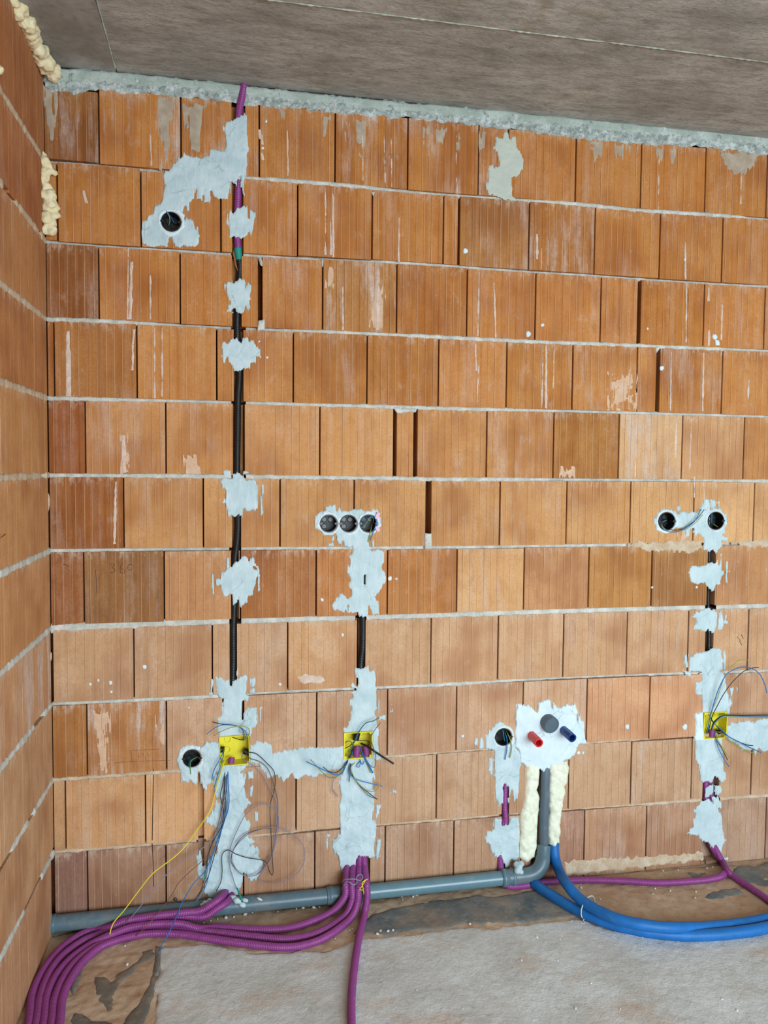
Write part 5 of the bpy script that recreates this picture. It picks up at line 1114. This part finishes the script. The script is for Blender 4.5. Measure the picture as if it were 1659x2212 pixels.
# ------------------------------------------------------------------ floor layers
def layer(name, label, pts, mat, th, rag, cell=0.008, lift=-0.004, **kw):
    P = [(u, min(v, -0.002)) for u, v in fpoly(pts)]
    return relief(name, [P], floor3, M[mat], floor, cell=cell, th=th + 0.004 + 0.0, edge=kw.pop('edge', 0.02), rag=rag, fu=kw.pop('fu', 14), fv=kw.pop('fv', 14), lump=kw.pop('lump', 0.003), lf=kw.pop('lf', 18), lift=lift, label=label, **kw)
layer('screed_layer', 'rough light grey screed covering most of the floor', [(346,2044),(450,2042),(560,2056),(700,2050),(770,2032),(830,2024),(930,2012),(1040,2004),(1200,1990),(1262,1986),(1300,2002),(1420,2018),(1560,2026),(1680,2010),(1900,2005),(2100,2080),(2100,2700),(300,2700),(318,2300),(326,2212)], 'screed', 0.003, 0.015, lump=0.0010, lf=60, cell=0.006)
layer('dust_layer', 'brown clay dust along the wall base', [(90,2030),(200,1998),(600,1962),(900,1930),(1150,1905),(1400,1880),(1700,1862),(1900,1850),(1900,2030),(1560,2040),(1300,2010),(1000,2012),(700,2060),(340,2060),(320,2700),(-120,2700)], 'floor', 0.0, 0.01, lump=0.003, lf=40)
layer('bitumen_strip', 'black bitumen membrane strip in front of the pipe', [(800,1975),(860,1958),(960,1942),(1060,1934),(1150,1924),(1175,1922),(1215,1950),(1250,1978),(1180,1988),(1040,2000),(1000,1998),(960,2010),(900,2012),(830,2022),(750,2022),(770,1995)], 'bitumen', 0.003, 0.012, cell=0.006, lump=0.0015)
layer('bitumen_strip', 'black bitumen patches at the wall base on the right', [(1560,1886),(1600,1872),(1660,1862),(1760,1856),(1800,1900),(1700,1925),(1640,1912),(1600,1904)], 'bitumen', 0.0025, 0.016, cell=0.006, lump=0.001)
layer('bitumen_strip', 'thin black bitumen edge under the right conduits', [(1490,1940),(1540,1925),(1590,1920),(1600,1928),(1560,1940),(1510,1948)], 'bitumen', 0.0025, 0.016, cell=0.006, lump=0.001)
layer('bitumen_strip', 'small black bitumen patch left of the right conduits', [(1490,1886),(1530,1876),(1545,1884),(1520,1896),(1495,1896)], 'bitumen', 0.0025, 0.02, cell=0.006)
layer('bitumen_strip', 'black bitumen smear inside the corner bundle of conduits', [(150,2118),(172,2088),(190,2085),(172,2118),(163,2150),(170,2180),(200,2205),(260,2212),(300,2170),(335,2090),(336,2120),(318,2200),(300,2260),(200,2260),(150,2200)], 'smear', 0.0028, 0.014, cell=0.005, lump=0.001)
layer('bitumen_strip', 'dark diagonal bitumen smear near the screed edge', [(200,2150),(206,2112),(222,2112),(240,2120),(280,2085),(305,2055),(332,2050),(336,2064),(300,2090),(266,2124),(255,2150),(262,2190),(220,2195)], 'smear', 0.0028, 0.014, cell=0.005, lump=0.001)
layer('bitumen_strip', 'narrow dark seam at the left edge of the screed', [(334,2042),(352,2046),(350,2090),(344,2110),(334,2110),(330,2160),(322,2212),(318,2212),(328,2120)], 'bitumen', 0.005, 0.006, cell=0.005, lump=0.001)

# plaster crumbs scattered on the floor, and bigger lumps
crumb_meshes = []
for s in range(4):
    bm = bmesh.new(); bmesh.ops.create_icosphere(bm, subdivisions=1, radius=1.0)
    rr = random.Random(40 + s)
    for v in bm.verts: v.co *= rr.uniform(0.65, 1.15)
    for v in bm.verts: v.co.z *= 0.7
    crumb_meshes.append(from_bm('plaster_crumb', bm)); crumb_meshes[-1].materials.append(M['crumb'])
CR = [(270,2044,4),(275,2085,7),(470,1986,4),(488,1984,8),(505,1982,5),(530,1977,8),(545,1972,5),(560,1966,5),(600,1970,3),(640,1964,4),(655,1962,8),(668,1958,9),(678,1962,7),(690,1960,4),(455,1990,5),(440,1994,4),(868,1938,4),(884,1934,7),(892,1938,6),(900,1934,7),(905,1929,5),(870,1944,3),(755,2011,5),(761,2008,4),(724,2028,3),(815,2019,7),(822,2012,6),(838,2013,7),(849,2011,6),(893,2023,3),(830,1940,3),
 (1126,2075,4),(1160,2026,5),(1068,1912,4),(1015,1997,6),(1104,2078,3),(1292,1956,6),(1255,1919,6),(1297,1943,3),(1415,1920,4),(1448,1926,6),(1503,1927,5),(1502,1940,4),(1410,1932,5),(1326,2010,3),(1388,2026,3),(1465,2034,3),(1277,2125,4),(1560,2160,5),(1592,2184,5),(1243,2180,6),(1386,1990,3),(1432,1882,4),(1350,1890,3),(1465,1880,4),(1527,1877,6),(1575,1883,10),(1540,1874,5),(1345,1930,3),(1385,2050,3),(1210,2030,3),(1205,2076,4),(1235,1990,3),(1500,2070,2.5),(1628,2108,2.5),(700,2100,3),(520,2130,3),(430,2080,2.5),(560,2190,3),(900,2140,3),(1000,2180,3),(1040,2110,2.5),(1340,2180,3),(1420,2110,2.5),(1460,2200,3),(660,2180,3)]
for k, (x, y, s) in enumerate(CR):
    p = fp(x, y, 0.002); m = crumb_meshes[k % 4]
    o = bpy.data.objects.new('plaster_crumb', m); COL.objects.link(o)
    rad = s / 2 / 590.0 * 1.05
    o.scale = (rad * random.uniform(0.9, 1.3), rad * random.uniform(0.8, 1.1), rad)
    o.rotation_euler = (0, 0, random.uniform(0, 6)); o.location = p + Vector((0, 0, rad * 0.45))
    big = s >= 6
    if y > 2100: zone, where = 'near', 'on the grey screed nearest the viewer'
    elif x < 360: zone, where = 'corner', 'inside the curve of the corner conduit bundle'
    elif x < 735: zone, where = 'left', 'between the grey pipe and the swept purple conduits' if y < 2000 else 'on the grey screed in front of the swept purple conduits'
    elif x < 1060: zone, where = 'middle', 'at the foot of the light grey pipe' if y < 1950 else 'on the front edge of the black membrane strip'
    elif x > 1380 and y < 1900: zone, where = 'right', 'at the wall base by the right plaster run'
    elif y < 1965: zone, where = 'inside', 'on brown dust between the purple conduit and the blue pipes'
    else: zone, where = 'front', 'on the screed in front of the blue pipes'
    lab = ('large' if big else 'small') + ' white plaster crumb ' + where
    tag(o, lab, 'crumb', 'plaster crumbs: ' + lab)
